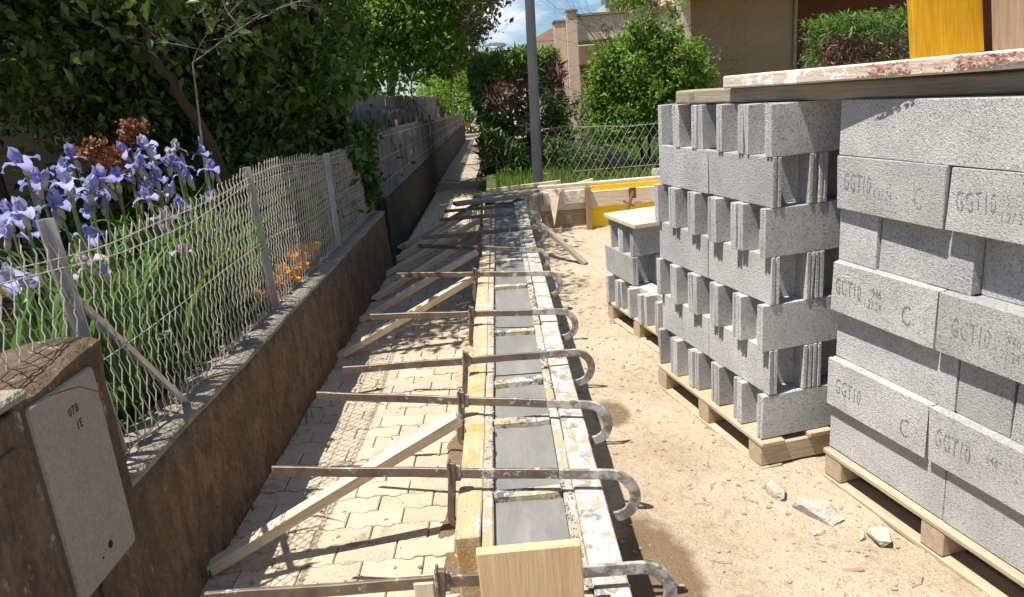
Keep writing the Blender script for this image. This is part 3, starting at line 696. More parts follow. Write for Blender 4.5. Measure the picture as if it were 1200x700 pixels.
# cross formwork with the yellow panel
cf = empty('cross_formwork', (.45, 8.33, 0)); tag(cf, 'formwork wall turning the corner, with one bright yellow panel', 'formwork')
def bx(name, x0, x1, y0, y1, z0, z1, mt):
    o = beam(name, (x0, (y0+y1)/2, z0), (x1, (y0+y1)/2, z0), y1-y0, z1-z0, mt, cf, bev=.004); o.location = Vector(o.location)-Vector((.45, 8.33, 0)); return o
bx('brown_panel', .42, .95, 8.33, 8.36, .0, .24, 'brown_wood'); bx('brown_panel', .42, .95, 8.33, 8.36, .245, .5, 'pale_wood')
y_ = bx('yellow_panel', .99, 2.7, 8.33, 8.36, .0, .5, 'yellow_panel'); y_['label'] = 'bright yellow formwork panel'
bx('bottom_rail', .42, .95, 8.30, 8.33, -.01, .045, 'pale_wood')
bx('top_rail', .40, 2.7, 8.335, 8.42, .502, .54, 'pale_wood')
bx('waler', .97, 1.78, 8.29, 8.328, .26, .44, 'pale_wood'); bx('waler', .45, .93, 8.285, 8.328, .32, .47, 'plaster_board')
p = beam('post', (.96, 8.30, 0), (.965, 8.30, .5), .06, .05, 'brown_wood', cf, up=(0, -1, 0)); p.location -= Vector((.45, 8.33, 0))
w_ = MB(); w_.add([(.06, -.06, .5), (.20, -.06, .5), (.10, -.18, .1), (.06, -.03, .5), (.20, -.03, .5), (.10, -.15, .1)], [(0, 2, 1), (3, 4, 5), (0, 1, 4, 3), (1, 2, 5, 4), (2, 0, 3, 5)])
w_.build('gusset', 'pale_wood', cf)
pr = empty('steel_prop', (1.01, 6.75, 0)); tag(pr, 'red rusty steel push-pull prop bracing the yellow panel', 'prop')
a = Vector((1.01, 6.75, .02)); b = Vector((1.47, 8.24, .40)); o3 = Vector((1.01, 6.75, 0))
def tb(name, pts, r, mt, n=10): m_ = MB(); m_.tube([Vector(q)-o3 for q in pts], r, n); return m_.build(name, mt, pr)
tb('outer_tube', [a, a.lerp(b, .62)], .024, 'red_steel'); tb('inner_tube', [a.lerp(b, .6), b], .018, 'red_steel'); tb('collar', [a.lerp(b, .60), a.lerp(b, .65)], .034, 'red_steel'); tb('handle', [a.lerp(b, .8)+Vector((-.07, 0, .03)), a.lerp(b, .8)+Vector((.05, 0, -.03))], .009, 'red_steel')
m_ = MB(); m_.box(-.06, .06, -.05, .05, -.01, .008); m_.build('foot_plate', 'red_steel', pr)
m_ = MB(); m_.box(.42, .50, 1.50, 1.512, .33, .45); m_.build('head_plate', 'red_steel', pr, rot=(0, 0, 0))

# ------------------------------------------------------------------ concrete blocks on pallets
BW, BH, T_, DR = .195, .1915, .037, .085
def block_mesh(name, Ln, seed, panels=False, closed=False):
    rnd = random.Random(seed); g = .006; t = T_
    def fl(x, s, y0, y1):   # flange end with a fine groove, running y0->y1; s=+1 at the high-x end
        m1 = y0+(y1-y0)*.42; m2 = y0+(y1-y0)*.62
        return [(x, y0), (x, m1), (x-s*g, m1+(y1-y0)*.05), (x-s*g, m2-(y1-y0)*.05), (x, m2), (x, y1)]
    lo = [(0, 0)]
    if panels:
        k = max(1, int(Ln/.17)); st = Ln/k
        for i in range(k):
            a = i*st; lo += [(a+.03, 0), (a+.045, .012), (a+st-.012, .012), (a+st-.01, 0)] if True else []
        lo = [p for p in lo if p[0] < Ln-.002]
    lo = lo[1:] if panels else []
    poly = list(lo)
    if closed: poly += [(Ln, 0), (Ln, BW), (0, BW), (0, 0)]
    else:
        poly += fl(Ln, 1, 0, t) + [(Ln-DR+.012, t), (Ln-DR, t+.012), (Ln-DR, BW-t-.012), (Ln-DR+.012, BW-t)] + fl(Ln, 1, BW-t, BW)
        poly += fl(0, -1, BW, BW-t) + [(DR-.012, BW-t), (DR, BW-t-.012), (DR, t+.012), (DR-.012, t)] + fl(0, -1, t, 0)
    mb = MB(); mb.prism(poly, 0, BH); me = mb.mesh(name, 'block')
    bm = bmesh.new(); bm.from_mesh(me)
    bmesh.ops.recalc_face_normals(bm, faces=bm.faces)
    es = [e for e in bm.edges if len(e.link_faces) == 2 and e.calc_face_angle(0) > R(50)]
    bmesh.ops.bevel(bm, geom=es, offset=.0022, segments=1, affect='EDGES')
    for v in bm.verts: v.co += Vector((rnd.gauss(0, .0007), rnd.gauss(0, .0007), rnd.gauss(0, .0005)))
    for _ in range(rnd.choice([1, 2, 3])):   # chipped corners and arrises
        c0 = Vector((rnd.choice([0, Ln, rnd.uniform(0, Ln)]), rnd.choice([0, BW]), rnd.choice([0, BH]))); rad = rnd.uniform(.015, .035); mid = Vector((Ln/2, BW/2, BH/2))
        for v in bm.verts:
            d_ = (v.co-c0).length
            if d_ < rad: v.co += (mid-v.co).normalized()*(rad-d_)*rnd.uniform(.25, .55)
    bm.to_mesh(me); bm.free(); return me
B49 = [block_mesh('block', .49, k) for k in range(7)]
A13 = R(13)
def make_pallet(loc, du, dw, label, ndeck=5):
    p = empty('pallet', loc, A13); tag(p, label, 'pallet', 'wooden pallets under the blocks')
    def bd(name, x0, x1, y0, y1, z0, z1, ax):
        if ax == 'y': o = beam(name, ((x0+x1)/2, y0, z0), ((x0+x1)/2, y1, z0), x1-x0, z1-z0, 'pallet_wood', p, bev=.004, warp=.0015)
        else: o = beam(name, (x0, (y0+y1)/2, z0), (x1, (y0+y1)/2, z0), y1-y0, z1-z0, 'pallet_wood', p, bev=.004, warp=.0015)
    for x in (0, dw/2-.05, dw-.1): bd('bottom_board', x, x+.1, 0, du, 0, .022, 'y')
    for y in (.005, du/2-.05, du-.1): bd('stringer', 0.002, dw-.002, y, y+.095, .0225, .113, 'x')
    for k in range(ndeck):
        x = (dw-.11)*k/(ndeck-1); bd('deck_board', x, x+.11, -.004, du+.004, .1135, .1345, 'y')
    return p
def ordc(c): return {1: 'top', 2: 'second', 3: 'third', 4: 'fourth', 5: 'fifth', 6: 'sixth', 7: 'bottom'}[c]
Mq = lambda q: Matrix.Translation(q) @ Matrix.Rotation(A13, 4, 'Z')
def place_block(q, w, u, z, along, me, label, group, name='concrete_block'):
    o = obj(name, me); o.matrix_world = Mq(q) @ Matrix.Translation((w, u, z)) @ (Matrix.Rotation(R(90), 4, 'Z') @ Matrix.Translation((0, -BW, 0)) if along == 'u' else Matrix.Identity(4)) @ Matrix.Rotation(random.gauss(0, .006), 4, 'Z')
    return tag(o, label, 'concrete block', group)
# far tall stack
q2 = Vector((.983, 2.707, 0)); make_pallet(q2+Vector((math.cos(A13)*-.01, math.sin(A13)*-.01, .0))+Vector((0, -.02, 0)), .99, 1.0, 'wooden pallet under the tall stack of unprinted blocks')
GF = 'blocks of the tall unprinted stack'
for c in range(1, 8):
    z = .137 + (7-c)*.1922
    if c % 2:
        ins = .03 if c == 1 else 0
        for k in range(5):
            place_block(q2, ins+random.gauss(0, .005), .004+k*.198+random.gauss(0, .001), z, 'w', B49[(k*2+c) % 7], f'end-on hollow block, {ordn[k]} from the pallet\'s open corner, {ordc(c)} course of tall unprinted stack', GF)
        place_block(q2, .495+ins, .004, z, 'w', B49[0], f'end-on hollow block behind the corner block, {ordc(c)} course of tall unprinted stack', GF)
    else:
        for r in range(3):
            for k in range(2 if r == 0 else 1):
                lb = ['behind the open-ended corner block' if k else 'with open end at the corner', 'second in from the outer face', 'third in from the outer face'][r if r else 0]
                place_block(q2, .032+r*.199+random.gauss(0, .002), .002+k*.496, z, 'u', B49[(k+r*3+c) % 7], f'hollow block lengthwise {lb}, {ordc(c)} course of tall unprinted stack', GF)
# near printed stack
q1 = Vector((1.228, 2.567, 0)); ux = Vector((-math.sin(A13), math.cos(A13), 0)); wx = Vector((math.cos(A13), math.sin(A13), 0))
make_pallet(q1 - ux*1.05 + wx*-.02, 1.1, 1.0, 'wooden pallet under the stack of printed blocks')
GN = 'blocks of the printed stack'
lens = {1: [.335, .49, .49], 2: [.49]*3, 3: [.19, .375, .49], 4: [.49]*3, 5: [.56, .19, .375], 6: [.49]*3, 7: [.56, .49]}
cache = {}
for c in range(1, 8):
    z = .137 + (7-c)*.1922; u = .055 - (.012*(c-1))*.0
    proud = -.014 if c % 2 == 0 else .010
    if c == 1: proud = -.004
    for i, Ln in enumerate(lens[c]):
        if c % 2 == 0: me = B49[(i*2+c) % 7]
        else:
            key = (Ln, c in (1,)); me = cache.get(key) or block_mesh('block', Ln, 20+int(Ln*100), panels=(c != 1 and Ln > .2), closed=True); cache[key] = me
        u -= Ln + .006
        pr_ = 'printed GGT10 946' if c % 2 == 0 else 'plain-faced'
        w = proud + random.gauss(0, .003) + (.012 if (c, i) == (3, 1) else (.05 if (c, i) == (3, 2) else 0))
        o = place_block(q1, w, u, z, 'u', me, f'grey concrete block {pr_}, {ordn[i]} from rubble end, {ordc(c)} course of printed stack', GN)
        if c % 2 == 0:
            # lettering on the outer side; block local +Y side (y=BW) faces out after the turn
            Mt = Matrix.Translation((0, BW+.0006, 0)) @ Matrix(((-1, 0, 0, 0), (0, 0, 1, 0), (0, 1, 0, 0), (0, 0, 0, 1)))
            dx = random.uniform(-.02, .02); dz = random.uniform(-.008, .008); rt_ = random.gauss(0, .02); ik = random.choice(['ink_a', 'ink_b', 'ink_c', 'ink_b'])
            for txt, x, zz, s, sx in (('GGT10', .452+dx, .072, .088, .48), ('946', .262+dx, .104, .045, .62), ('1.27.24', .30+dx, .058, .045, .58), ('C', .125+dx, .045, .10, .62)):
                if txt != 'GGT10' and random.random() < .12: continue
                t = obj('printed_lettering', cache.get((txt, ik)) or cache.setdefault((txt, ik), text_mesh(txt, s, ik, sx, .0002)), o); t.matrix_local = Matrix.Translation((x, 0, zz+dz)) @ Mt @ Matrix.Rotation(rt_, 4, 'Z')
    # inner row closing the stack
    for k in range(2):
        place_block(q1, .22+proud, .055-(k+1)*.496, z, 'u', B49[k], f'grey hollow block hidden behind the face, {ordc(c)} course of the printed stack', GN)
# low third stack behind
q3 = Vector((.80, 4.50, 0)); make_pallet(q3 - ux*.55 - wx*.03, 1.0, .9, 'wooden pallet under the low stack of three courses'); GL = 'blocks of the low stack'
for k in range(4): place_block(q3, -.035+random.gauss(0, .01), .22-k*.2, .137, 'w', B49[k % 3], f'end-on grey hollow block, {ordn[3-k]} from the near corner, bottom course of the low stack', GL)
place_block(q3, -.005, .02, .137+.1942, 'u', B49[1], 'grey hollow block lengthwise with its open end showing, middle course of the low stack', GL)
place_block(q3, .2, .02, .137+.1942, 'u', B49[2], 'grey hollow block lengthwise, second in from the outer face of the low stack', GL)
for k in range(2): place_block(q3, .0, .03+k*.2, .137+.1942*2, 'w', B49[k], ['front grey hollow block directly under the pale board on the low stack', 'rear grey hollow block under the pale board on the low stack'][k], GL)
o = beam('cover_board', (q3+wx*-.04+ux*.34+Vector((0, 0, .722))), (q3+wx*.55+ux*.34+Vector((0, 0, .73))), .52, .03, 'pale_wood'); o.location += Vector((.05, -.13, 0)); tag(o, 'pale board lying on top of the low stack of blocks', 'board')
# timber beam and plaster-crusted board on top of the tall stacks
ZT = .137+7*.1922
tag(beam('timber_beam', (.87, 3.47, ZT+.001), (1.83, 1.35, ZT+.001), .10, .06, 'grey_wood', bev=.006, warp=.002), 'timber beam laid along the top of both block stacks', 'beam')
cb = beam('crusted_board', (1.085, 3.16, ZT+.063), (1.915, 1.05, ZT+.083), .32, .05, 'plaster_board', bev=.006, warp=.003); tag(cb, 'thick plaster-crusted board with red paint marks over the block stacks', 'board')
# boards standing on top of the printed stack
zb = ZT+.122
o = beam('yellow_board', (1.395, 2.33, zb-.01), (1.335, 2.40, zb+.75), .215, .027, 'yellow_board', up=(0, -1, 0), bev=.003); tag(o, 'deep yellow formwork board standing on the crusted board', 'board')
o = beam('plywood_sheet', (1.64, 2.10, zb), (1.60, 2.18, zb+.75), .50, .02, 'plywood', up=(0, -1, 0), bev=.002); tag(o, 'brown plywood sheet standing beside the yellow board', 'board')
rp = MB()
for k in range(260):
    t = random.choice([random.gauss(.40, .025), random.gauss(.55, .03), random.gauss(.59, .03)]); s = .0015+.0045*random.random()
    a_ = random.random()*6.3; z = random.uniform(.012, .042)
    rp.prism([(t*2.0+s*1.4*math.cos(a_+q*1.05)*(.7+.5*random.random()), z-.025+s*.7*math.sin(a_+q*1.05)) for q in range(6)], 0, .0012)
rpm = rp.mesh('paint_mark', 'red_paint')
ro = obj('paint_mark', rpm, cb); ro['kind'] = 'stuff'; ro.matrix_local = Matrix.Translation((0, -.1704, .025)) @ Matrix.Rotation(R(90), 4, 'X')

# ------------------------------------------------------------------ wire fence on the low wall
FX = -1.285
fen = empty('wire_fence', (FX, 2.09, .55)); tag(fen, 'sagging wire mesh fence with galvanised posts on the low wall', 'fence')
F0 = Vector((FX, 2.09, .55))
def ltop(y): return 1.305 + .03*math.sin(y*1.9) + .02*nz(y, 0, 0, 2) - .03*max(0, y-4.6)/2.4
def bow(y, z): return FX + .025*nz(y, z, 3, .9) + .02*math.sin(y*2.3)*(z-.55)
def angle_post(p0, p1, s=.034, t=.005, name='post'):
    M = frame(p0, p1, up=(0, 1, 0)); Ln = (Vector(p1)-Vector(p0)).length; m_ = MB()
    m_.prism([(0, 0), (s, 0), (s, t), (t, t), (t, s), (0, s)], 0, Ln)
    me = m_.mesh(name, 'galvanised'); R2 = Matrix(((0, 0, 1, 0), (0, 1, 0, 0), (-1, 0, 0, 0), (0, 0, 0, 1)))
    o = obj(name, me, fen); o.matrix_local = Matrix.Translation(-F0) @ M @ R2; return o
for p0, p1 in (((-1.30, 2.14, .5), (-1.32, 2.09, 1.36)), ((-1.29, 3.80, .5), (-1.295, 3.74, 1.345)), ((-1.29, 5.44, .5), (-1.29, 5.46, 1.28)), ((-1.29, 7.05, .5), (-1.28, 7.1, 1.22)), ((-1.3, .6, .5), (-1.3, .6, 1.3))): angle_post(p0, p1)
b_ = MB(); b_.tube([Vector((-1.305, 2.10, 1.14))-F0, Vector((-1.25, 2.57, .55))-F0], .014, 5); b_.build('diagonal_strut', 'galvanised', fen)
def wire_family(y0, y1, sgn, slope, pitch, zlo, mb, ztop, rad, plane, seg=.024, crimp=.0032):
    y = y0-1.2*slope
    while y < y1+1.2*slope:
        pts = []; zt = None; z = zlo; k = 0; ok = False
        yy = y
        while True:
            yy = y + sgn*slope*(z-zlo) + .010*nz(y, z, sgn, 3.)
            if z > ztop(yy) + (.012+.03*abs(nz(y, 5, sgn, 9))): break
            if y0 <= yy <= y1:
                c = crimp if k % 2 else -crimp
                pts.append((plane(yy, z)+(crimp*.8 if (k//2) % 2 else -crimp*.8)*sgn, yy+c, z))
            elif len(pts) > 1: break
            else: pts = []
            z += seg; k += 1
        if len(pts) > 2: mb.tube([Vector(p) for p in pts], rad, 4, False)
        y += pitch*(1+.12*nz(y, sgn, 0, 5))
for (y0, y1) in ((.62, 2.10), (2.12, 3.74), (3.78, 5.44), (5.48, 7.1)):
    mb = MB()
    wire_family(y0, y1, 1, .30, .052, .575, mb, ltop, .0024, bow, .018, .0028); wire_family(y0, y1, -1, .42, .052, .575, mb, ltop, .0018, bow, crimp=.0015)
    mb.V = [tuple(Vector(v)-F0) for v in mb.V]; mb.build('wire_mesh', 'wire', fen, smooth=True)
for zf, r_ in ((lambda y: ltop(y)-.035, .0022), (lambda y: ltop(y)-.075+.012*math.sin(y*4), .0022), (lambda y: .93+.02*math.sin(y*2.2), .002), (lambda y: .60, .002)):
    mb = MB(); mb.tube([Vector((bow(y, zf(y))+.006, y, zf(y)))-F0 for y in np.arange(.62, 7.1, .09)], r_, 4); mb.build('tension_wire', 'wire', fen)
# reed screen fence farther along
rf = empty('reed_fence', (-1.28, 7.25, .58)); tag(rf, 'grey reed screen fence tied to wire on the dark far wall', 'fence'); RF0 = Vector((-1.28, 7.25, .58))
mb = MB(); y = 7.25
while y < 28:
    zt = 1.33 - .017*(y-7.25) + .025*nz(y, 0, 0, 6); r_ = .0045 if y < 14 else .007
    x = -1.28+.012*nz(y, 0, 0, 1.5)+random.gauss(0, .004); dx = random.gauss(0, .012)
    mb.tube([Vector((x, y, .56))-RF0, Vector((x+dx*.3, y+dx, (zt+.56)/2))-RF0, Vector((x, y+random.gauss(0, .006), zt+random.gauss(0, .012)))-RF0], r_, 4)
    y += r_*random.uniform(1.7, 2.6)
tag(mb.build('reeds', 'reed', rf), kind='stuff')
for h in (.2, .45, .68):
    mb = MB(); mb.tube([Vector((-1.268+.012*nz(y, 0, 0, 1.5), y, .58+h*(1-.02*(y-7.25))))-RF0 for y in np.arange(7.25, 28, .4)], .003, 4); mb.build('binding_wire', 'wire', rf)
y = 7.3
while y < 22:
    mb = MB(); mb.tube([Vector((-1.30, y, .55))-RF0, Vector((-1.30, y, 1.42-.017*(y-7.2)))-RF0], .02, 6); mb.build('post', 'grey_wood', rf); y += 2.4
k = 0
for y in np.arange(8.3, 18, 1.45):
    m_ = MB(); V = []; n = 8
    for i in range(n+1):
        for j in range(4): V.append((-1.40+.02*math.sin(i*1.3+j), y+1.36*i/n, 1.06+.02*j-.0 + j*.13 + .015*math.sin(i*2.1)*(j == 3) - .012*(y-8.3)))
    Fc = [(i*4+j, (i+1)*4+j, (i+1)*4+j+1, i*4+j+1) for i in range(n) for j in range(3)]
    o = obj('dark_panel', mesh_from('dark_panel', [tuple(Vector(v)-RF0) for v in V], Fc, 'plastic_dark', True), rf); k += 1
    sm_ = o.modifiers.new('thickness', 'SOLIDIFY'); sm_.thickness = .006
bf = empty('board_fence', (-1.62, 8.2, .4)); tag(bf, 'tall weathered vertical board fence behind the reed screen', 'fence')
y = 0.; bmesh_b = [beam_mesh(1.34, .098, .018, 'reed', .003, 2) for _ in range(3)]
i = 0
while y < 15 and i < 150:
    o = obj('board', bmesh_b[i % 3], bf); o.matrix_local = Matrix.Translation((random.gauss(0, .006), y, -.02+random.gauss(0, .015)-.006*y)) @ Matrix.Rotation(R(-90), 4, 'Y'); y += .104; i += 1
m_ = MB(); m_.box(-.06, -.03, 0, 15, 1.0, 1.06); m_.build('rail', 'grey_wood', bf)

# ------------------------------------------------------------------ lamp post
lp = empty('lamp_post', (.445, 9.36, 0)); tag(lp, 'plain grey steel lamp post rising at the far end of the formwork', 'lamp post')
m_ = MB(); m_.tube([(0, 0, -.1), (.0, 0, .0), (.07, 0, 2.9), (.15, 0, 6.4)], [.070, .068, .058, .045], 20); m_.build('pole', 'lamp_steel', lp, smooth=True)
m_ = MB(); m_.tube([(.15, 0, 6.38), (.2, -.2, 6.55), (.22, -.9, 6.62)], .028, 10); m_.build('arm', 'lamp_steel', lp)
m_ = MB(); m_.prism([(.12, -1.35), (.32, -1.35), (.34, -.85), (.10, -.85)], 6.55, 6.68, .03); m_.build('lamp_head', 'lamp_steel', lp)

# ------------------------------------------------------------------ wire fence on the right, behind the yellow panel
cf2 = empty('chain_link_fence', (.5, 9.5, .1)); tag(cf2, 'loose chain link fence in front of the raised lawn', 'fence'); C0 = Vector((.5, 9.5, .1))
def rtop(x): return 1.13 + .035*math.sin(x*2.6) + .02*nz(x, 0, 0, 4) - .05*max(0, 1.0-x)
mb = MB()
def fam2(sgn):
    x = -2.
    while x < 6.5:
        pts = []; z = .2
        while z < 1.4:
            xx = x+sgn*.62*(z-.2)
            if .55 <= xx <= 4.6 and z <= rtop(xx)+.01: pts.append(Vector((xx, 9.5+.03*nz(xx, z, 0, 1.3)+.003*sgn, z))-C0)
            elif len(pts) > 1: break
            else: pts = []
            z += .05
        if len(pts) > 2: mb.tube(pts, .0032, 4, False)
        x += .105
fam2(1); fam2(-1); mb.build('wire_mesh', 'wire_old', cf2)
for h in (None, .55):
    m_ = MB(); m_.tube([Vector((x, 9.51, (rtop(x)-.03) if h is None else h))-C0 for x in np.arange(.55, 4.6, .1)], .004, 4); m_.build('tension_wire', 'wire_old', cf2)
for x in (2.75, 4.55):
    m_ = MB(); m_.tube([(x-.5, .03, -.2), (x-.5, .03, 1.1)], .024, 8); m_.build('post', 'galvanised', cf2)

# ------------------------------------------------------------------ trees and shrubs
def tree(name, base, label, stems, blobs, nclump, nleaf, csize, lsize, mat, seed, aspect=.5, group=None, upb=.35, bark='bark', extra=None, shell=.35, limbs=True, droop=.3):
    t = empty(name, base); B0 = Vector(base); g = random.Random(seed); mb = MB()
    for pts, r0, r1 in stems:
        n = len(pts); P = [Vector(p)-B0 for p in pts]; Q = []
        for i in range(n-1):
            for k in range(4): Q.append(P[i].lerp(P[i+1], k/4)+Vector((g.gauss(0, .01), g.gauss(0, .01), 0))*(1 if i+k else 0))
        Q.append(P[-1]); mb.tube(Q, [r0+(r1-r0)*i/(len(Q)-1) for i in range(len(Q))], 8)
        if limbs:
            for k in range(5):
                p = Q[len(Q)//2+int(k*(len(Q)//2-1)/5)]; c = Vector(blobs[k % len(blobs)][0])-B0
                d = (c-p).normalized()+Vector((g.gauss(0, .4), g.gauss(0, .4), g.gauss(0, .3))); limb_tubes(mb, p, d, (c-p).length*1.1+.3, r1*.7, 2, g)
    mb.build('trunk', bark, t, smooth=True)
    P = clumps(blobs, nclump, nleaf, csize, seed, shell)
    P = P[P[:, 2] > base[2]+.02]
    o = obj('crown', leaf_mesh('crown', P - np.array(base), lsize, mat, aspect, upb, None, .25, droop, seed), t)
    if extra:
        for nm, bl2, nc, nl, cs, ls, m2, as2 in extra:
            P2 = clumps(bl2, nc, nl, cs, seed+50, .5); obj(nm, leaf_mesh(nm, P2 - np.array(base), ls, m2, as2, upb, None, .25, 0, seed+9), t)
    return tag(t, label, 'tree' if 'tree' in name else ('hedge' if 'hedge' in name else 'shrub'), group)
GT = 'trees and shrubs in the garden'
tree('garden_tree', (-1.72, 4.75, .4), 'dark leafy tree with a leaning forked trunk behind the irises',
     [([(-1.72, 4.75, .4), (-1.76, 4.7, 1.3), (-1.95, 4.6, 1.85), (-2.0, 4.55, 2.0)], .036, .026), ([(-2.0, 4.55, 2.0), (-2.05, 4.6, 2.4), (-2.15, 4.7, 3.2)], .02, .012), ([(-1.95, 4.6, 1.88), (-2.25, 4.6, 2.15), (-2.7, 4.7, 2.6)], .018, .01)],
     [((-2.9, 5.6, 2.3), (1.3, .95, .9)), ((-2.2, 5.5, 3.0), (1.2, .9, 1.0)), ((-3.6, 5.5, 3.0), (1.2, 1., .9)), ((-2.5, 5.2, 3.9), (1.5, 1.1, .8)), ((-1.9, 5.7, 2.1), (.5, .6, .6)), ((-2.5, 4.45, 2.25), (.6, .22, .35)), ((-1.55, 4.5, 2.25), (.3, .25, .25)), ((-3.0, 4.5, 1.95), (.5, .2, .3))], 1300, 36, .13, .066, 'leaf_dark', 11, .55, GT, limbs=False)
tree('garden_tree', (-1.65, 6.4, .4), 'dark dense tree with upright stems where the wire fence meets the reed fence',
     [([(-1.65, 6.4, .4), (-1.66, 6.45, 1.5), (-1.62, 6.5, 1.9), (-1.3, 6.5, 2.6), (-1.2, 6.6, 3.6)], .06, .03), ([(-1.66, 6.45, 1.2), (-2.1, 6.7, 2.2), (-2.4, 6.8, 3.2)], .045, .02)],
     [((-1.9, 6.7, 2.3), (.75, .7, .9)), ((-2.6, 6.9, 1.8), (.9, .7, .8)), ((-1.75, 6.9, 3.3), (1.15, 1.1, .8)), ((-1.75, 6.3, 1.35), (.3, .5, .45)), ((-2.4, 7.6, 4.0), (1.6, 1.2, .8))], 1100, 36, .12, .064, 'leaf_dark', 12, .55, GT,
     extra=[('bright_leaves', [((-1.45, 6.2, 1.85), (.35, .4, .35)), ((-1.75, 5.6, 2.15), (.4, .3, .2))], 60, 20, .08, .09, 'leaf_mid', .55)])
tree('garden_tree', (-3.3, 4.6, .4), 'dark branching tree screening the olive house wall',
     [([(-3.3, 4.9, .4), (-3.35, 4.9, 1.6), (-3.2, 5.0, 2.8)], .05, .03)],
     [((-3.4, 4.9, 2.35), (.8, .45, .5)), ((-3.0, 4.6, 2.6), (1.0, .6, .5)), ((-3.7, 4.7, 3.2), (1.4, .9, .7)), ((-2.9, 5.9, 1.75), (.6, .4, .35))], 600, 34, .12, .066, 'leaf_dark', 13, .55, GT)
tree('garden_shrub', (-1.95, 5.6, .4), 'dark low shrub between the irises and the reed fence', [([(-1.95, 5.6, .4), (-1.9, 5.6, .9)], .03, .02)],
     [((-1.95, 5.7, .95), (.5, .6, .5)), ((-2.6, 5.4, .9), (.5, .4, .5)), ((-1.7, 6.5, .9), (.28, .5, .45)), ((-3.2, 5.6, .85), (.5, .4, .4))], 260, 30, .1, .07, 'leaf_dark', 14, .5, GT)
tree('path_tree', (-2.2, 13.0, .4), 'bright green tree overhanging the path beyond the reed fence',
     [([(-2.2, 13.0, .4), (-2.1, 13, 2), (-1.8, 12.9, 3.2), (-1.6, 13, 4.6)], .11, .05)],
     [((-1.35, 12.8, 2.7), (.95, .9, .75)), ((-.75, 12.9, 3.3), (.75, .8, .7)), ((-1.9, 12.6, 2.3), (.8, .8, .7)), ((-1.5, 13, 3.8), (1.4, 1.2, .8)), ((-2.3, 12.4, 3.2), (1., 1., .8)), ((-.8, 12.7, 2.3), (.4, .5, .35))], 950, 30, .14, .085, 'leaf_light', 15, .5, GT,
     extra=[('purple_leaves', [((-.3, 12.3, 2.85), (.2, .3, .4)), ((-.15, 12.5, 3.25), (.28, .3, .3))], 50, 14, .09, .065, 'leaf_purple', .55)])
tree('path_tree', (-2.6, 17.5, .4), 'purple-grey leaved tree with thin outer branches above the path',
     [([(-2.6, 17.5, .4), (-2.3, 17.4, 2.4), (-1.2, 17.2, 3.8), (-.4, 17, 4.4)], .12, .05)],
     [((-.35, 17, 3.7), (.75, .6, .9)), ((-.9, 17, 4.4), (1.1, .8, .9)), ((-.7, 16.8, 2.7), (.6, .5, .7)), ((.0, 17, 4.6), (.6, .5, .5))], 300, 26, .13, .1, 'leaf_purple', 16, .55, GT,
     extra=[('bright_leaves', [((-.7, 16.8, 3.4), (.9, .6, 1.))], 90, 18, .12, .1, 'leaf_mid', .5)])
tree('end_shrub', (-1.2, 33, 0), 'light green shrub closing the far end of the path', [([(-1.2, 33, 0), (-1.2, 33, 1.2)], .05, .03)], [((-1.2, 33, 1.0), (1.6, .8, 1.3)), ((-.2, 32, 1.6), (.8, .8, 1.6)), ((-2.2, 30, 1.8), (.9, 1.2, 1.5)), ((-1.2, 34, 2.6), (1.8, .8, 1.2))], 420, 24, .16, .14, 'leaf_light', 17, .5)
tree('path_shrub', (-1.75, 22, .5), 'bright green shrub leaning over the far end of the reed fence', [([(-1.75, 22, .5), (-1.7, 22, 1.2)], .04, .02)], [((-1.55, 22, 1.6), (.5, 1.4, .6)), ((-1.2, 24, 2.1), (.6, 1.2, .7))], 160, 24, .12, .1, 'leaf_light', 18, .5)
for k, (x, y, h) in enumerate(((-2.3, 9.3, 1.0), (-3.6, 9.2, 1.2), (-5.2, 9.4, 1.3), (-2.6, 11, 1.4))):
    tree('garden_shrub', (x, y, .4), ['rounded dark shrub just behind the board fence', 'broad dark shrub behind the leaning tree', 'dark shrub filling the corner by the olive house', 'taller dark shrub behind the board fence and under the bright tree'][k], [([(x, y, .4), (x, y, .4+h*.7)], .04, .02)], [((x, y, .4+h*.6), (.9, .5, h*.75))], 130, 30, .14, .1, 'leaf_dark', 120+k, .5, GT)
# leafy climber hanging on the fence
cl = empty('climber', (-1.3, 6.6, .57)); tag(cl, 'dark green climber hanging over the wire fence beside the reed screen', 'climber')
m_ = MB(); 
for k in range(6): y = random.uniform(-.4, .5); m_.tube([(-.05, y, 0), (.02, y+.1, .4), (.03, y+.15, .75+random.random()*.1)], .006, 5)
m_.build('stem', 'bark', cl)
P = clumps([((-1.27, 6.65, 1.2), (.08, .45, .16)), ((-1.25, 6.85, 1.0), (.07, .16, .3)), ((-1.28, 7.0, 1.3), (.1, .2, .15)), ((-1.25, 6.95, .85), (.05, .12, .2))], 90, 18, .05, 31)
obj('foliage', leaf_mesh('foliage', P-np.array((-1.3, 6.6, .57)), .06, 'leaf_mid', .65, .2, None, .2, .4, 31), cl)
# bare pale twigs in front of the dark tree
bt = empty('bare_branch', (-1.75, 4.3, .4)); tag(bt, 'pale leafless branching shrub reaching up in front of the dark tree', 'shrub'); g = random.Random(5); m_ = MB()
m_.tube([(0, 0, 0), (.02, .02, .8), (.08, 0, 1.5), (.3, 0, 1.62), (.5, 0, 1.72)], [.008, .007, .005, .004, .003], 6)
for k in range(5): limb_tubes(m_, (.08+.1*k, 0, 1.5+.05*k), (g.uniform(-.2, .9), g.uniform(-.3, .2), g.uniform(.1, .7)), g.uniform(.2, .34), .0032, 2, g, .9, 4)
m_.build('branches', 'reed', bt)

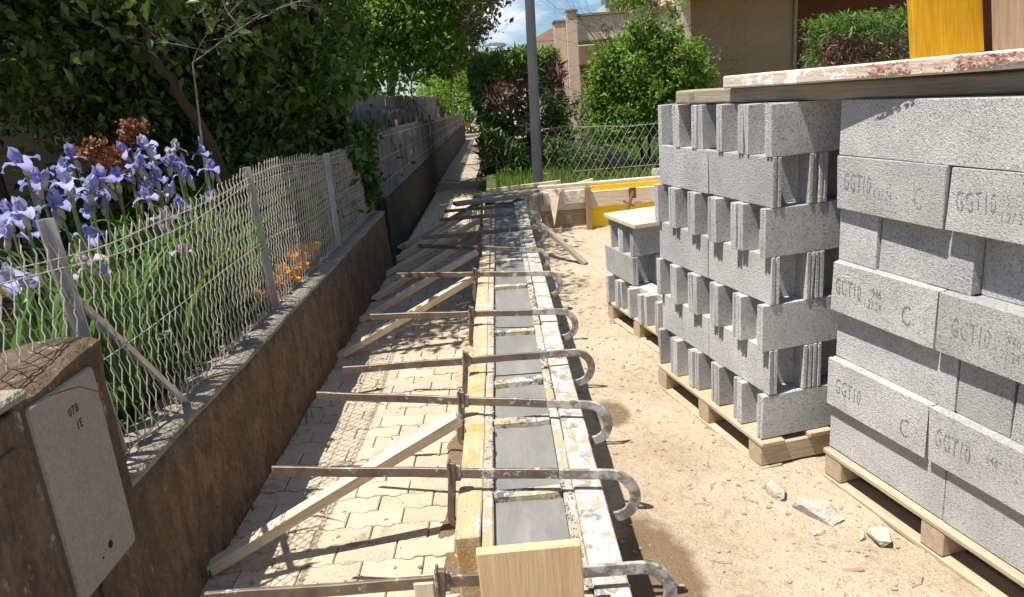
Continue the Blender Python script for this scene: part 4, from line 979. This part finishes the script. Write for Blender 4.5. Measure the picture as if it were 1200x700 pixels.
# conifer hedge beyond the lamp post
def box_points(x0, x1, y0, y1, z0, z1, n, seed, shell=.16):
    g = np.random.default_rng(seed); P = g.random((n, 3)); ax = g.integers(0, 5, n)
    d = g.random(n)**1.6*shell
    lo = np.array([x0, y0, z0]); sp = np.array([x1-x0, y1-y0, z1-z0]); Q = lo+P*sp
    Q[ax == 0, 0] = x0+d[ax == 0]; Q[ax == 1, 0] = x1-d[ax == 1]; Q[(ax == 2), 1] = y0+d[ax == 2]; Q[ax == 3, 1] = y0+d[ax == 3]; Q[ax == 4, 2] = z1-d[ax == 4]
    return Q
def hedge(name, x0, x1, y0, y1, z0, z1, n, seed, label, ls=.11, deads=(), rough=.12):
    t = empty(name, ((x0+x1)/2, (y0+y1)/2, z0)); o3 = np.array([(x0+x1)/2, (y0+y1)/2, z0]); m_ = MB(); g = random.Random(seed)
    for k in range(4):
        x = x0+(x1-x0)*(k+.5)/4
        m_.tube([Vector((x, (y0+y1)/2-.2, z0-.1))-Vector(o3), Vector((x+g.gauss(0, .1), (y0+y1)/2-.1, z0+(z1-z0)*.85))-Vector(o3)], [.05, .02], 7)
        for q in range(6): limb_tubes(m_, Vector((x, (y0+y1)/2-.2, z0+(z1-z0)*g.uniform(.05, .8)))-Vector(o3), (g.uniform(-1, 1), -1, g.uniform(-.1, .6)), .5*(y1-y0)*g.uniform(.7, 1.1), .014, 2, g, .6, 4)
    m_.build('trunk', 'bark', t)
    Q = box_points(x0, x1, y0, y1, z0+.12*(z1-z0), z1, n, seed)
    bumpv = np.array([nz(p[0], p[1], p[2], 2.3)*rough + nz(p[0], p[1], p[2], 6)*rough*.6 for p in Q]); Q[:, 1] -= bumpv; Q[:, 2] += bumpv*.5; Q[:, 0] += bumpv*.6
    dead = np.zeros(len(Q), bool)
    for (dx, dy, dz, rx, ry, rz) in deads:
        nn = np.array([nz(p[0], p[1], p[2], 3)*.5 for p in Q]); dead |= (((Q[:, 0]-dx)/rx)**2+((Q[:, 1]-dy)/ry)**2+((Q[:, 2]-dz)/rz)**2 + nn) < 1
    tip = (Q[:, 2] > z1-.16) | (rng.random(len(Q)) < .28); live = ~dead
    for nm, msk, mt, sz in (('foliage', live & ~tip, 'conifer', ls), ('fresh_tips', live & tip, 'conifer_tip', ls*.85), ('dead_foliage', dead, 'conifer_dead', ls*.8)):
        if msk.sum() == 0: continue
        P = Q[msk]; P = (P[:, None, :] + rng.normal(size=(len(P), 3, 3))*.035).reshape(-1, 3)
        obj(nm, leaf_mesh(nm, P-o3, sz, mt, .19, .3, np.tile([0, -1., .3], (len(P), 1)), .2, -.6, seed), t)
    return tag(t, label, 'hedge')
hedge('conifer_hedge', -.28, 1.12, 12.4, 14.2, .08, 2.2, 5200, 41, 'tall conifer hedge with a brown dead patch behind the lamp post', .17, ((.22, 12.3, 1.6, .48, .6, .26), (1.05, 12.4, 1.75, .16, .6, .35), (.5, 12.4, .22, .4, .5, .16)), .26)
hedge('conifer_hedge', 3.95, 5.0, 9.0, 9.8, .2, 2.13, 3200, 42, 'clipped conifer hedge with bare brown twigs below, before the maroon wall', .1, ((4.35, 9.0, 1.72, .5, .4, .2), (4.6, 9., 1.4, .8, .6, .3)))
gb = random.Random(77); shoots = [((gb.uniform(1.55, 3.3), 11.75+gb.gauss(0, .2), 0), gb.uniform(.07, .13)) for _ in range(46)]
shoots = [((x, y, (hh := 1.15+.95*(1-((x-2.45)/1.05)**2)*gb.uniform(.75, 1.1))), (r, r, .38)) for (x, y, _), r in shoots]
tree('leafy_bush', (2.4, 11.8, .25), 'big light green leafy bush behind the chain link fence',
     [([(2.3, 11.8, .2), (2.2, 11.8, 1.2), (2.0, 11.8, 2.2)], .03, .012), ([(2.5, 11.8, .2), (2.7, 11.8, 1.2), (2.9, 11.8, 2.2)], .03, .012), ([(2.4, 11.9, .2), (2.4, 11.9, 2.4)], .03, .012)],
     [((1.6, 11.7, 2.0), (.1, .1, .3)), ((2.2, 11.7, 2.45), (.1, .1, .35)), ((2.75, 11.7, 2.5), (.1, .1, .3)), ((3.15, 11.7, 1.9), (.12, .1, .35)), ((3.3, 11.7, 1.5), (.15, .1, .25)), ((2.4, 11.8, 1.45), (.8, .5, .6)), ((1.9, 11.8, 1.0), (.5, .4, .4)), ((2.8, 11.8, 1.0), (.5, .4, .4))] + shoots, 680, 30, .08, .07, 'leaf_bush', 43, .5,
     extra=[('red_tips', [((1.75, 11.7, 2.35), (.06, .06, .16)), ((2.45, 11.7, 2.75), (.1, .1, .12)), ((3.2, 11.7, 2.05), (.06, .06, .15)), ((2.7, 11.7, 2.65), (.05, .05, .12))], 26, 10, .04, .05, 'leaf_purple', .45)])
tree('leafy_bush', (1.35, 12.2, .25), 'thin wispy shrub with mixed twigs at the foot of the beige pillars', [([(1.35, 12.2, .2), (1.4, 12.2, 1.4)], .02, .008)], [((1.4, 12.2, 1.0), (.3, .3, .6)), ((1.3, 11.6, .7), (.4, .4, .3))], 70, 20, .09, .07, 'conifer', 44, .3)
for k, (x, y, s) in enumerate(((1.75, 12.6, .34), (1.95, 12.1, .25), (1.6, 12.9, .4), (2.3, 10.7, .16), (2.9, 10.9, .18))):
    rubble('garden_rock', x, y, s*.7, s*.6, s, k*.8, 30+k, ['pale rockery stone standing at the foot of the pillars', 'smaller pale rockery stone before the bush', 'tallest pale rockery stone against the beige pillars', 'low pale stone in the grass under the bush', 'low pale stone behind the chain link fence'][k], lawn_z(x, y))

# ------------------------------------------------------------------ irises and other flowers behind the wire fence
def strip_mesh(name, Ln, w, mat, bend, seg=6, taper=None, cup=.15, ruf=0, seed=0):
    # a blade along +Z bending towards +X; taper(t) gives half width factor
    V = []; Fc = []; rr = random.Random(seed); a = 0; x = z = 0.
    tp = taper or (lambda t: (1-t**2.2))
    for i in range(seg+1):
        t = i/seg; hw = w*.5*max(.02, tp(t)); n = (math.cos(a), -math.sin(a))
        rz = ruf*math.sin(i*2.2+seed)
        V += [(x+n[0]*(cup*hw+rz), -hw, z+n[1]*(cup*hw+rz)), (x, 0, z), (x+n[0]*(cup*hw-rz), hw, z+n[1]*(cup*hw-rz))]
        a = bend(t); x += math.sin(a)*Ln/seg; z += math.cos(a)*Ln/seg
    for i in range(seg):
        b = 3*i; Fc += [(b, b+1, b+4, b+3), (b+1, b+2, b+5, b+4)]
    return mesh_from(name, V, Fc, mat, True)
leafs = [strip_mesh('leaf', .55+.12*k, .032, 'iris_leaf', (lambda t, k=k: .06+(.25+.18*k)*t*t*2), 6, lambda t: (1-t**3)) for k in range(4)]
obov = lambda t: math.sin(min(1, t*.9+.12)*math.pi)**.7*(.35+.75*t)
fallm = {c: strip_mesh('petal', .085, .062, c, lambda t: .7+2.3*t, 6, obov, -.25, .006, 1) for c in ('petal_blue', 'petal_pale', 'petal_faded')}
stdm = {c: strip_mesh('petal', .08, .06, c, lambda t: .45-1.35*t, 6, obov, -.5, .006, 2) for c in ('petal_blue', 'petal_pale', 'petal_faded')}
m_ = MB(); m_.tube([(0, 0, -.035), (0, 0, -.01), (0, 0, .012)], [.006, .011, .008], 8); throat = m_.mesh('flower', 'bud_sheath', True)
m_ = MB(); m_.tube([(0, 0, 0), (0, 0, .02), (.002, 0, .045), (.003, 0, .065), (.003, 0, .075)], [.004, .010, .011, .006, .001], 8); budm = m_.mesh('bud', 'petal_blue', True)
m_ = MB(); m_.tube([(0, 0, -.005), (0, 0, .018), (.002, 0, .034)], [.007, .0125, .010], 8); shm = m_.mesh('sheath', 'bud_sheath', True)
fl = [(-1.62, 2.54, 1.48), (-1.5, 2.29, 1.34), (-1.55, 2.56, 1.33), (-1.75, 2.98, 1.43), (-1.7, 2.72, 1.42), (-1.5, 2.56, 1.40), (-1.7, 3.41, 1.45), (-1.6, 3.3, 1.4), (-1.55, 3.33, 1.33), (-1.7, 3.65, 1.41), (-1.7, 3.9, 1.43), (-1.7, 4.28, 1.38), (-1.6, 4.09, 1.3), (-1.5, 2.14, 1.16), (-1.45, 2.5, 1.12), (-1.45, 3.11, 1.17), (-1.75, 4.4, 1.45), (-1.5, 3.11, 1.27), (-1.85, 3.26, 1.46), (-1.42, 5.15, 1.14), (-1.75, 2.59, 1.3), (-1.62, 3.45, 1.47), (-1.66, 3.2, 1.35), (-1.58, 3.55, 1.38), (-1.64, 2.62, 1.40)]
def where(y): return 'right behind the fence post by the meter cabinet' if y < 2.58 else ('between the near fence post and the dock plant' if y < 3.15 else ('beside the rust-brown dock plant' if y < 3.5 else 'between the dock plant and the leaning tree'))
def iris(x, y, z, i):
    g = random.Random(100+i); zb_ = .44; t = empty('iris', (x+g.gauss(0, .04), y+g.gauss(0, .04), zb_)); b0 = t.location.copy()
    tip = Vector((x, y, z-.02))-b0; m_ = MB(); m_.tube([(0, 0, 0), tip*.5+Vector((g.gauss(0, .015), g.gauss(0, .015), 0)), tip], [.007, .006, .005], 6); m_.build('stem', 'stem_green', t)
    budonly = i in (16,); c = 'petal_faded' if i in (14, 15, 19, 10) else ('petal_pale' if i % 4 == 1 else 'petal_blue')
    def flower(p, s):
        f = obj('flower', throat, t, p, (g.gauss(0, .18), g.gauss(0, .18), g.random()*6.3)); f.scale = (s, s, s)
        for k in range(3):
            q = obj('petal', fallm[c], f, (0, 0, .008), (0, 0, k*2.094)); q.scale = (1, g.uniform(.85, 1.1), g.uniform(.9, 1.1))
            q = obj('petal', stdm[c], f, (0, 0, .006), (g.gauss(0, .1), 0, k*2.094+1.05)); q.scale = (1, g.uniform(.85, 1.1), g.uniform(.9, 1.1))
    if not budonly: flower(tip+Vector((0, 0, .02)), g.uniform(.85, 1.12))
    if budonly or i % 2 == 0:
        p = tip*.93+Vector((g.choice([-1, 1])*.03, .02, .02)) if not budonly else tip
        b = obj('bud', budm, t, p, (g.gauss(0, .15), g.gauss(0, .15), 0)); obj('sheath', shm, b)
    if i % 3 == 0 and not budonly: flower(tip*.84+Vector((g.choice([-1, 1])*.05, g.gauss(0, .03), 0)), .85)
    for k in range(5): obj('leaf', leafs[(i+k) % 4], t, (g.gauss(0, .04), g.gauss(0, .04), 0), (g.gauss(0, .12), g.gauss(0, .12), g.random()*6.3))
    col = {'petal_faded': 'faded whitish', 'petal_pale': 'pale lilac', 'petal_blue': 'lilac-blue'}[c]
    tag(t, 'tall iris with only a closed bud at its top, before the dark tree' if budonly else f'{col} flowering iris {where(y)}', 'iris', 'irises with only a bud' if budonly else f'{col} irises behind the wire fence')
g_ = random.Random(55)
for _ in range(11): yy = g_.uniform(2.2, 4.1); fl.append((-1.5-.35*g_.random(), yy, g_.uniform(1.12, 1.42)))
for i, p in enumerate(fl): iris(*p, i)
for i in range(34):
    g = random.Random(300+i); y = 1.75+g.random()*3.7; x = -1.44-.7*g.random()**1.2
    t = empty('iris_clump', (x, y, .43)); tag(t, f'flowerless clump of green iris swords {where(y)}', 'iris', 'flowerless iris clumps behind the wire fence')
    for k in range(8): obj('leaf', leafs[(i+k) % 4], t, (g.gauss(0, .05), g.gauss(0, .05), 0), (g.gauss(0, .16), g.gauss(0, .16), g.random()*6.3))
P = []
for i in range(5200):
    y = random.uniform(1.6, 5.6); x = -1.36-1.3*random.random()**1.3; P.append((x, y, .44+abs(random.gauss(0, .12))))
tag(obj('ground_cover', leaf_mesh('ground_cover', np.array(P), .06, 'leaf_mid', .6, .6, None, .2, 0, 77)), 'low leafy green ground cover filling the iris bed', 'ground cover', kind='stuff')
dk = empty('dock_plant', (-1.72, 3.3, .44)); tag(dk, 'rust-brown seeding dock plant standing among the irises', 'plant')
m_ = MB(); m_.tube([(0, 0, 0), (.01, .0, .6), (.0, -.02, 1.02)], [.009, .008, .005], 6); m_.tube([(0, 0, .3), (.03, .13, .8), (.02, .17, 1.14), (.05, .2, 1.18)], [.008, .006, .005, .003], 6); m_.tube([(0, 0, .5), (-.02, -.12, .95), (-.02, -.16, 1.1)], [.007, .005, .003], 6); m_.build('stem', 'stem_brown', dk)
for k, (bx_, by_, bz_, rx, ry, rz) in enumerate(((0, -.03, .97, .06, .09, .07), (0, -.13, 1.07, .05, .06, .05), (.02, .16, 1.12, .035, .05, .05), (0, .03, 1.02, .05, .07, .05), (.03, .22, 1.15, .03, .04, .02))):
    obj('seed_head', leaf_mesh('seed_head', clumps([((bx_, by_, bz_), (rx, ry, rz))], 26, 10, .012, 80+k), .022, 'rust_flower', .6, .2, None, .3, 0, 80+k), dk)['kind'] = 'stuff'
for k in range(5): obj('leaf', strip_mesh('leaf', .2, .07, 'iris_leaf', lambda t: .8+1.2*t, 5, lambda t: math.sin(min(1, t+.1)*3.0)**.8), dk, (0, 0, .55+.08*k), (0, 0, k*2.2))
for k, (y, z, n, mt, lb) in enumerate(((4.62, .62, 12, 'petal_orange', 'small orange flower clump beside the wall post'), (4.95, .63, 26, 'petal_orange', 'dense bright orange flower clump spilling over the wall edge'), (5.15, .66, 16, 'petal_orange', 'orange flower clump at the far edge of the flower bed'), (4.2, .6, 6, 'petal_peach', 'peach flowers near the leaning wall post'), (4.45, .56, 8, 'rust_flower', 'wilted rust-coloured flowers low beside the wall post'))):
    t = empty('flower_clump', (-1.375, y-.35, .5)); tag(t, lb, 'flowers')
    P = clumps([((.01, 0, z-.47), (.07, .13, .06))], n*2, 1, .01, 90+k)
    for j, p in enumerate(P):
        c_ = leaf_mesh('blossom', np.random.default_rng(j).normal(size=(11, 3))*.011, .034, mt, .8, .7, None, .15, 0, j)
        obj('blossom', c_, t, tuple(p))
    obj('foliage', leaf_mesh('foliage', clumps([((0, 0, .05), (.08, .1, .06))], 20, 8, .02, 95+k), .03, 'leaf_mid', .4, .4, None, .2, 0, 9), t)

# ------------------------------------------------------------------ buildings
def bpart(root, name, x0, x1, y0, y1, z0, z1, mt, parent=None, bev=.0):
    m_ = MB(); l0 = root.location
    m_.box(x0-l0.x, x1-l0.x, y0-l0.y, y1-l0.y, z0-l0.z, z1-l0.z); return m_.build(name, mt, parent or root, bev=bev)
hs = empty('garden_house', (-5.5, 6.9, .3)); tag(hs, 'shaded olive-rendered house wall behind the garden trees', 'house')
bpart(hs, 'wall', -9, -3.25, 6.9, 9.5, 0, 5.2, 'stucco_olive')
for (x0, x1, z0, z1) in ((-4.2, -3.75, 1.55, 2.1), (-4.55, -4.30, 1.95, 2.6), (-6.2, -5.2, 1.2, 2.5)):
    w = bpart(hs, 'window', x0, x1, 6.885, 6.896, z0, z1, 'window_dark'); bpart(hs, 'frame', x0-.06, x0, 6.87, 6.898, z0, z1, 'brown_wood', w); bpart(hs, 'frame', x1, x1+.06, 6.87, 6.898, z0, z1, 'brown_wood', w)
bpart(hs, 'sill', -4.0, -3.45, 6.78, 6.898, 1.47, 1.55, 'coping', bev=.01); bpart(hs, 'roof', -9.4, -2.9, 5.7, 9.9, 5.21, 5.4, 'roof_tile')  # roof is out of view; its eave is deepened to shade the wall
bd_ = empty('beige_house', (4, 17, 0)); tag(bd_, 'beige stuccoed house with a balcony parapet, pillars and a maroon bay', 'house')
bpart(bd_, 'pillar', 1.42, 1.66, 16.9, 17.3, 0, 2.98, 'stucco_beige'); bpart(bd_, 'pillar', 1.67, 1.90, 16.7, 17.1, 0, 3.16, 'stucco_beige')
for x0, x1, y0, z in ((1.40, 1.665, 16.88, 2.985), (1.665, 1.93, 16.67, 3.165)): bpart(bd_, 'pillar_cap', x0, x1, y0, y0+.45, z, z+.045, 'coping')
bpart(bd_, 'balcony_parapet', 1.905, 4.05, 16.8, 17.0, 2.56, 3.06, 'stucco_beige'); bpart(bd_, 'parapet_coping', 1.905, 4.05, 16.74, 17.05, 3.065, 3.11, 'coping'); bpart(bd_, 'balcony_floor', 1.905, 4.05, 17.005, 18.5, 2.56, 2.7, 'stucco_beige')
bpart(bd_, 'wall', 1.6, 4.35, 18.6, 19, 0, 2.55, 'stucco_tan'); bpart(bd_, 'pillar', 4.06, 4.34, 16.6, 17.1, 0, 3.26, 'stucco_beige')
w1 = bpart(bd_, 'wall', 4.36, 6.75, 17.0, 19, 0, 3.24, 'stucco_tan'); bpart(bd_, 'maroon_bay', 6.76, 13, 17.5, 19, 0, 3.24, 'stucco_maroon'); bpart(bd_, 'corner_trim', 6.72, 6.79, 16.94, 17.0, 0, 3.24, 'coping')
bpart(bd_, 'roof_slab', 4.06, 13.5, 16.1, 19.4, 3.265, 3.5, 'stucco_beige')
w = bpart(bd_, 'window', 2.4, 3.4, 18.57, 18.595, .7, 1.9, 'window_dark')
tree('balcony_plant', (3.3, 17.6, 2.7), 'green plant growing above the balcony parapet', [([(3.3, 17.6, 2.7), (3.3, 17.6, 3.2)], .03, .02)], [((3.3, 17.6, 3.3), (.55, .3, .35))], 40, 24, .1, .09, 'leaf_light', 61, .5)
fh = empty('far_house', (4, 45, 0)); tag(fh, 'distant white house with a brown hipped roof above the hedge', 'house')
bpart(fh, 'wall', 2.5, 9, 45, 52, 0, 4.35, 'white_wall')
m_ = MB(); m_.add([(-1.9, -.5, 4.3), (5.5, -.5, 4.3), (5.5, 7.5, 4.3), (-1.9, 7.5, 4.3), (.6, 3.5, 5.6), (3, 3.5, 5.6)], [(0, 1, 5, 4), (1, 2, 5), (2, 3, 4, 5), (3, 0, 4), (3, 2, 1, 0)]); m_.build('roof', 'roof_tile', fh)
for x in (3.3, 3.8, 4.3): bpart(fh, 'window', x, x+.3, 44.93, 44.99, 3.4, 4.0, 'window_dark')
fh2 = empty('far_house', (0, 47, 0)); tag(fh2, 'low distant white house with a satellite dish on its flat roof', 'house')
bpart(fh2, 'wall', -2, 2.3, 47, 52, 0, 3.95, 'white_wall'); bpart(fh2, 'roof', -2.1, 2.4, 46.8, 52.2, 3.955, 4.1, 'coping')
for x in (-1.2, .4): bpart(fh2, 'window', x, x+.7, 46.93, 46.99, 2.2, 3.3, 'window_dark')
m_ = MB(); m_.tube([(.35, 0, 4.1), (.35, 0, 4.3)], .04, 6); m_.build('dish_mast', 'galvanised', fh2)
bm = bmesh.new(); bmesh.ops.create_uvsphere(bm, u_segments=16, v_segments=6, radius=.62)
for v in bm.verts: v.co.z *= .22
me = bpy.data.meshes.new('satellite_dish'); bm.to_mesh(me); bm.free(); me.materials.append(MATS['lamp_steel']); obj('satellite_dish', me, fh2, (.35, -.1, 4.42), (.25, .0, 0))
fh3 = empty('far_house', (6.5, 35, 0)); tag(fh3, 'distant white gabled house with a grey dormer above the balcony', 'house')
bpart(fh3, 'wall', 4.4, 10, 35, 41, 0, 4.55, 'white_wall')
m_ = MB(); m_.add([(-2.2, -.2, 4.5), (3.6, -.2, 4.5), (3.6, 6.2, 4.5), (-2.2, 6.2, 4.5), (.9, -.2, 6.4), (.9, 6.2, 6.4)], [(0, 1, 4), (1, 2, 5, 4), (3, 5, 2), (0, 4, 5, 3), (3, 2, 1, 0)]); m_.build('roof', 'white_wall', fh3)
bpart(fh3, 'dormer', 5.25, 5.95, 34.5, 36, 4.9, 5.35, 'lamp_steel'); bpart(fh3, 'window', 6.4, 7.2, 34.75, 34.79, 4.7, 5.3, 'window_dark')
# red and white barrier at the end of the path
br = empty('path_barrier', (-.8, 27.5, 0)); tag(br, 'small red and white barrier across the far end of the path', 'barrier')
for k in range(4):
    m_ = MB(); m_.box(-1.0+.27*k, -1.0+.27*(k+1)-.002, -.02, .02, .52, .64); m_.build('stripe', 'barrier_red' if k % 2 == 0 else 'white_wall', br)
m_ = MB(); m_.box(.09, .21, -.05, .05, 0, .72); m_.build('post', 'white_wall', br)
m_ = MB(); m_.box(-1.1, -1.0, -.05, .05, 0, .66); m_.build('post', 'barrier_red', br)
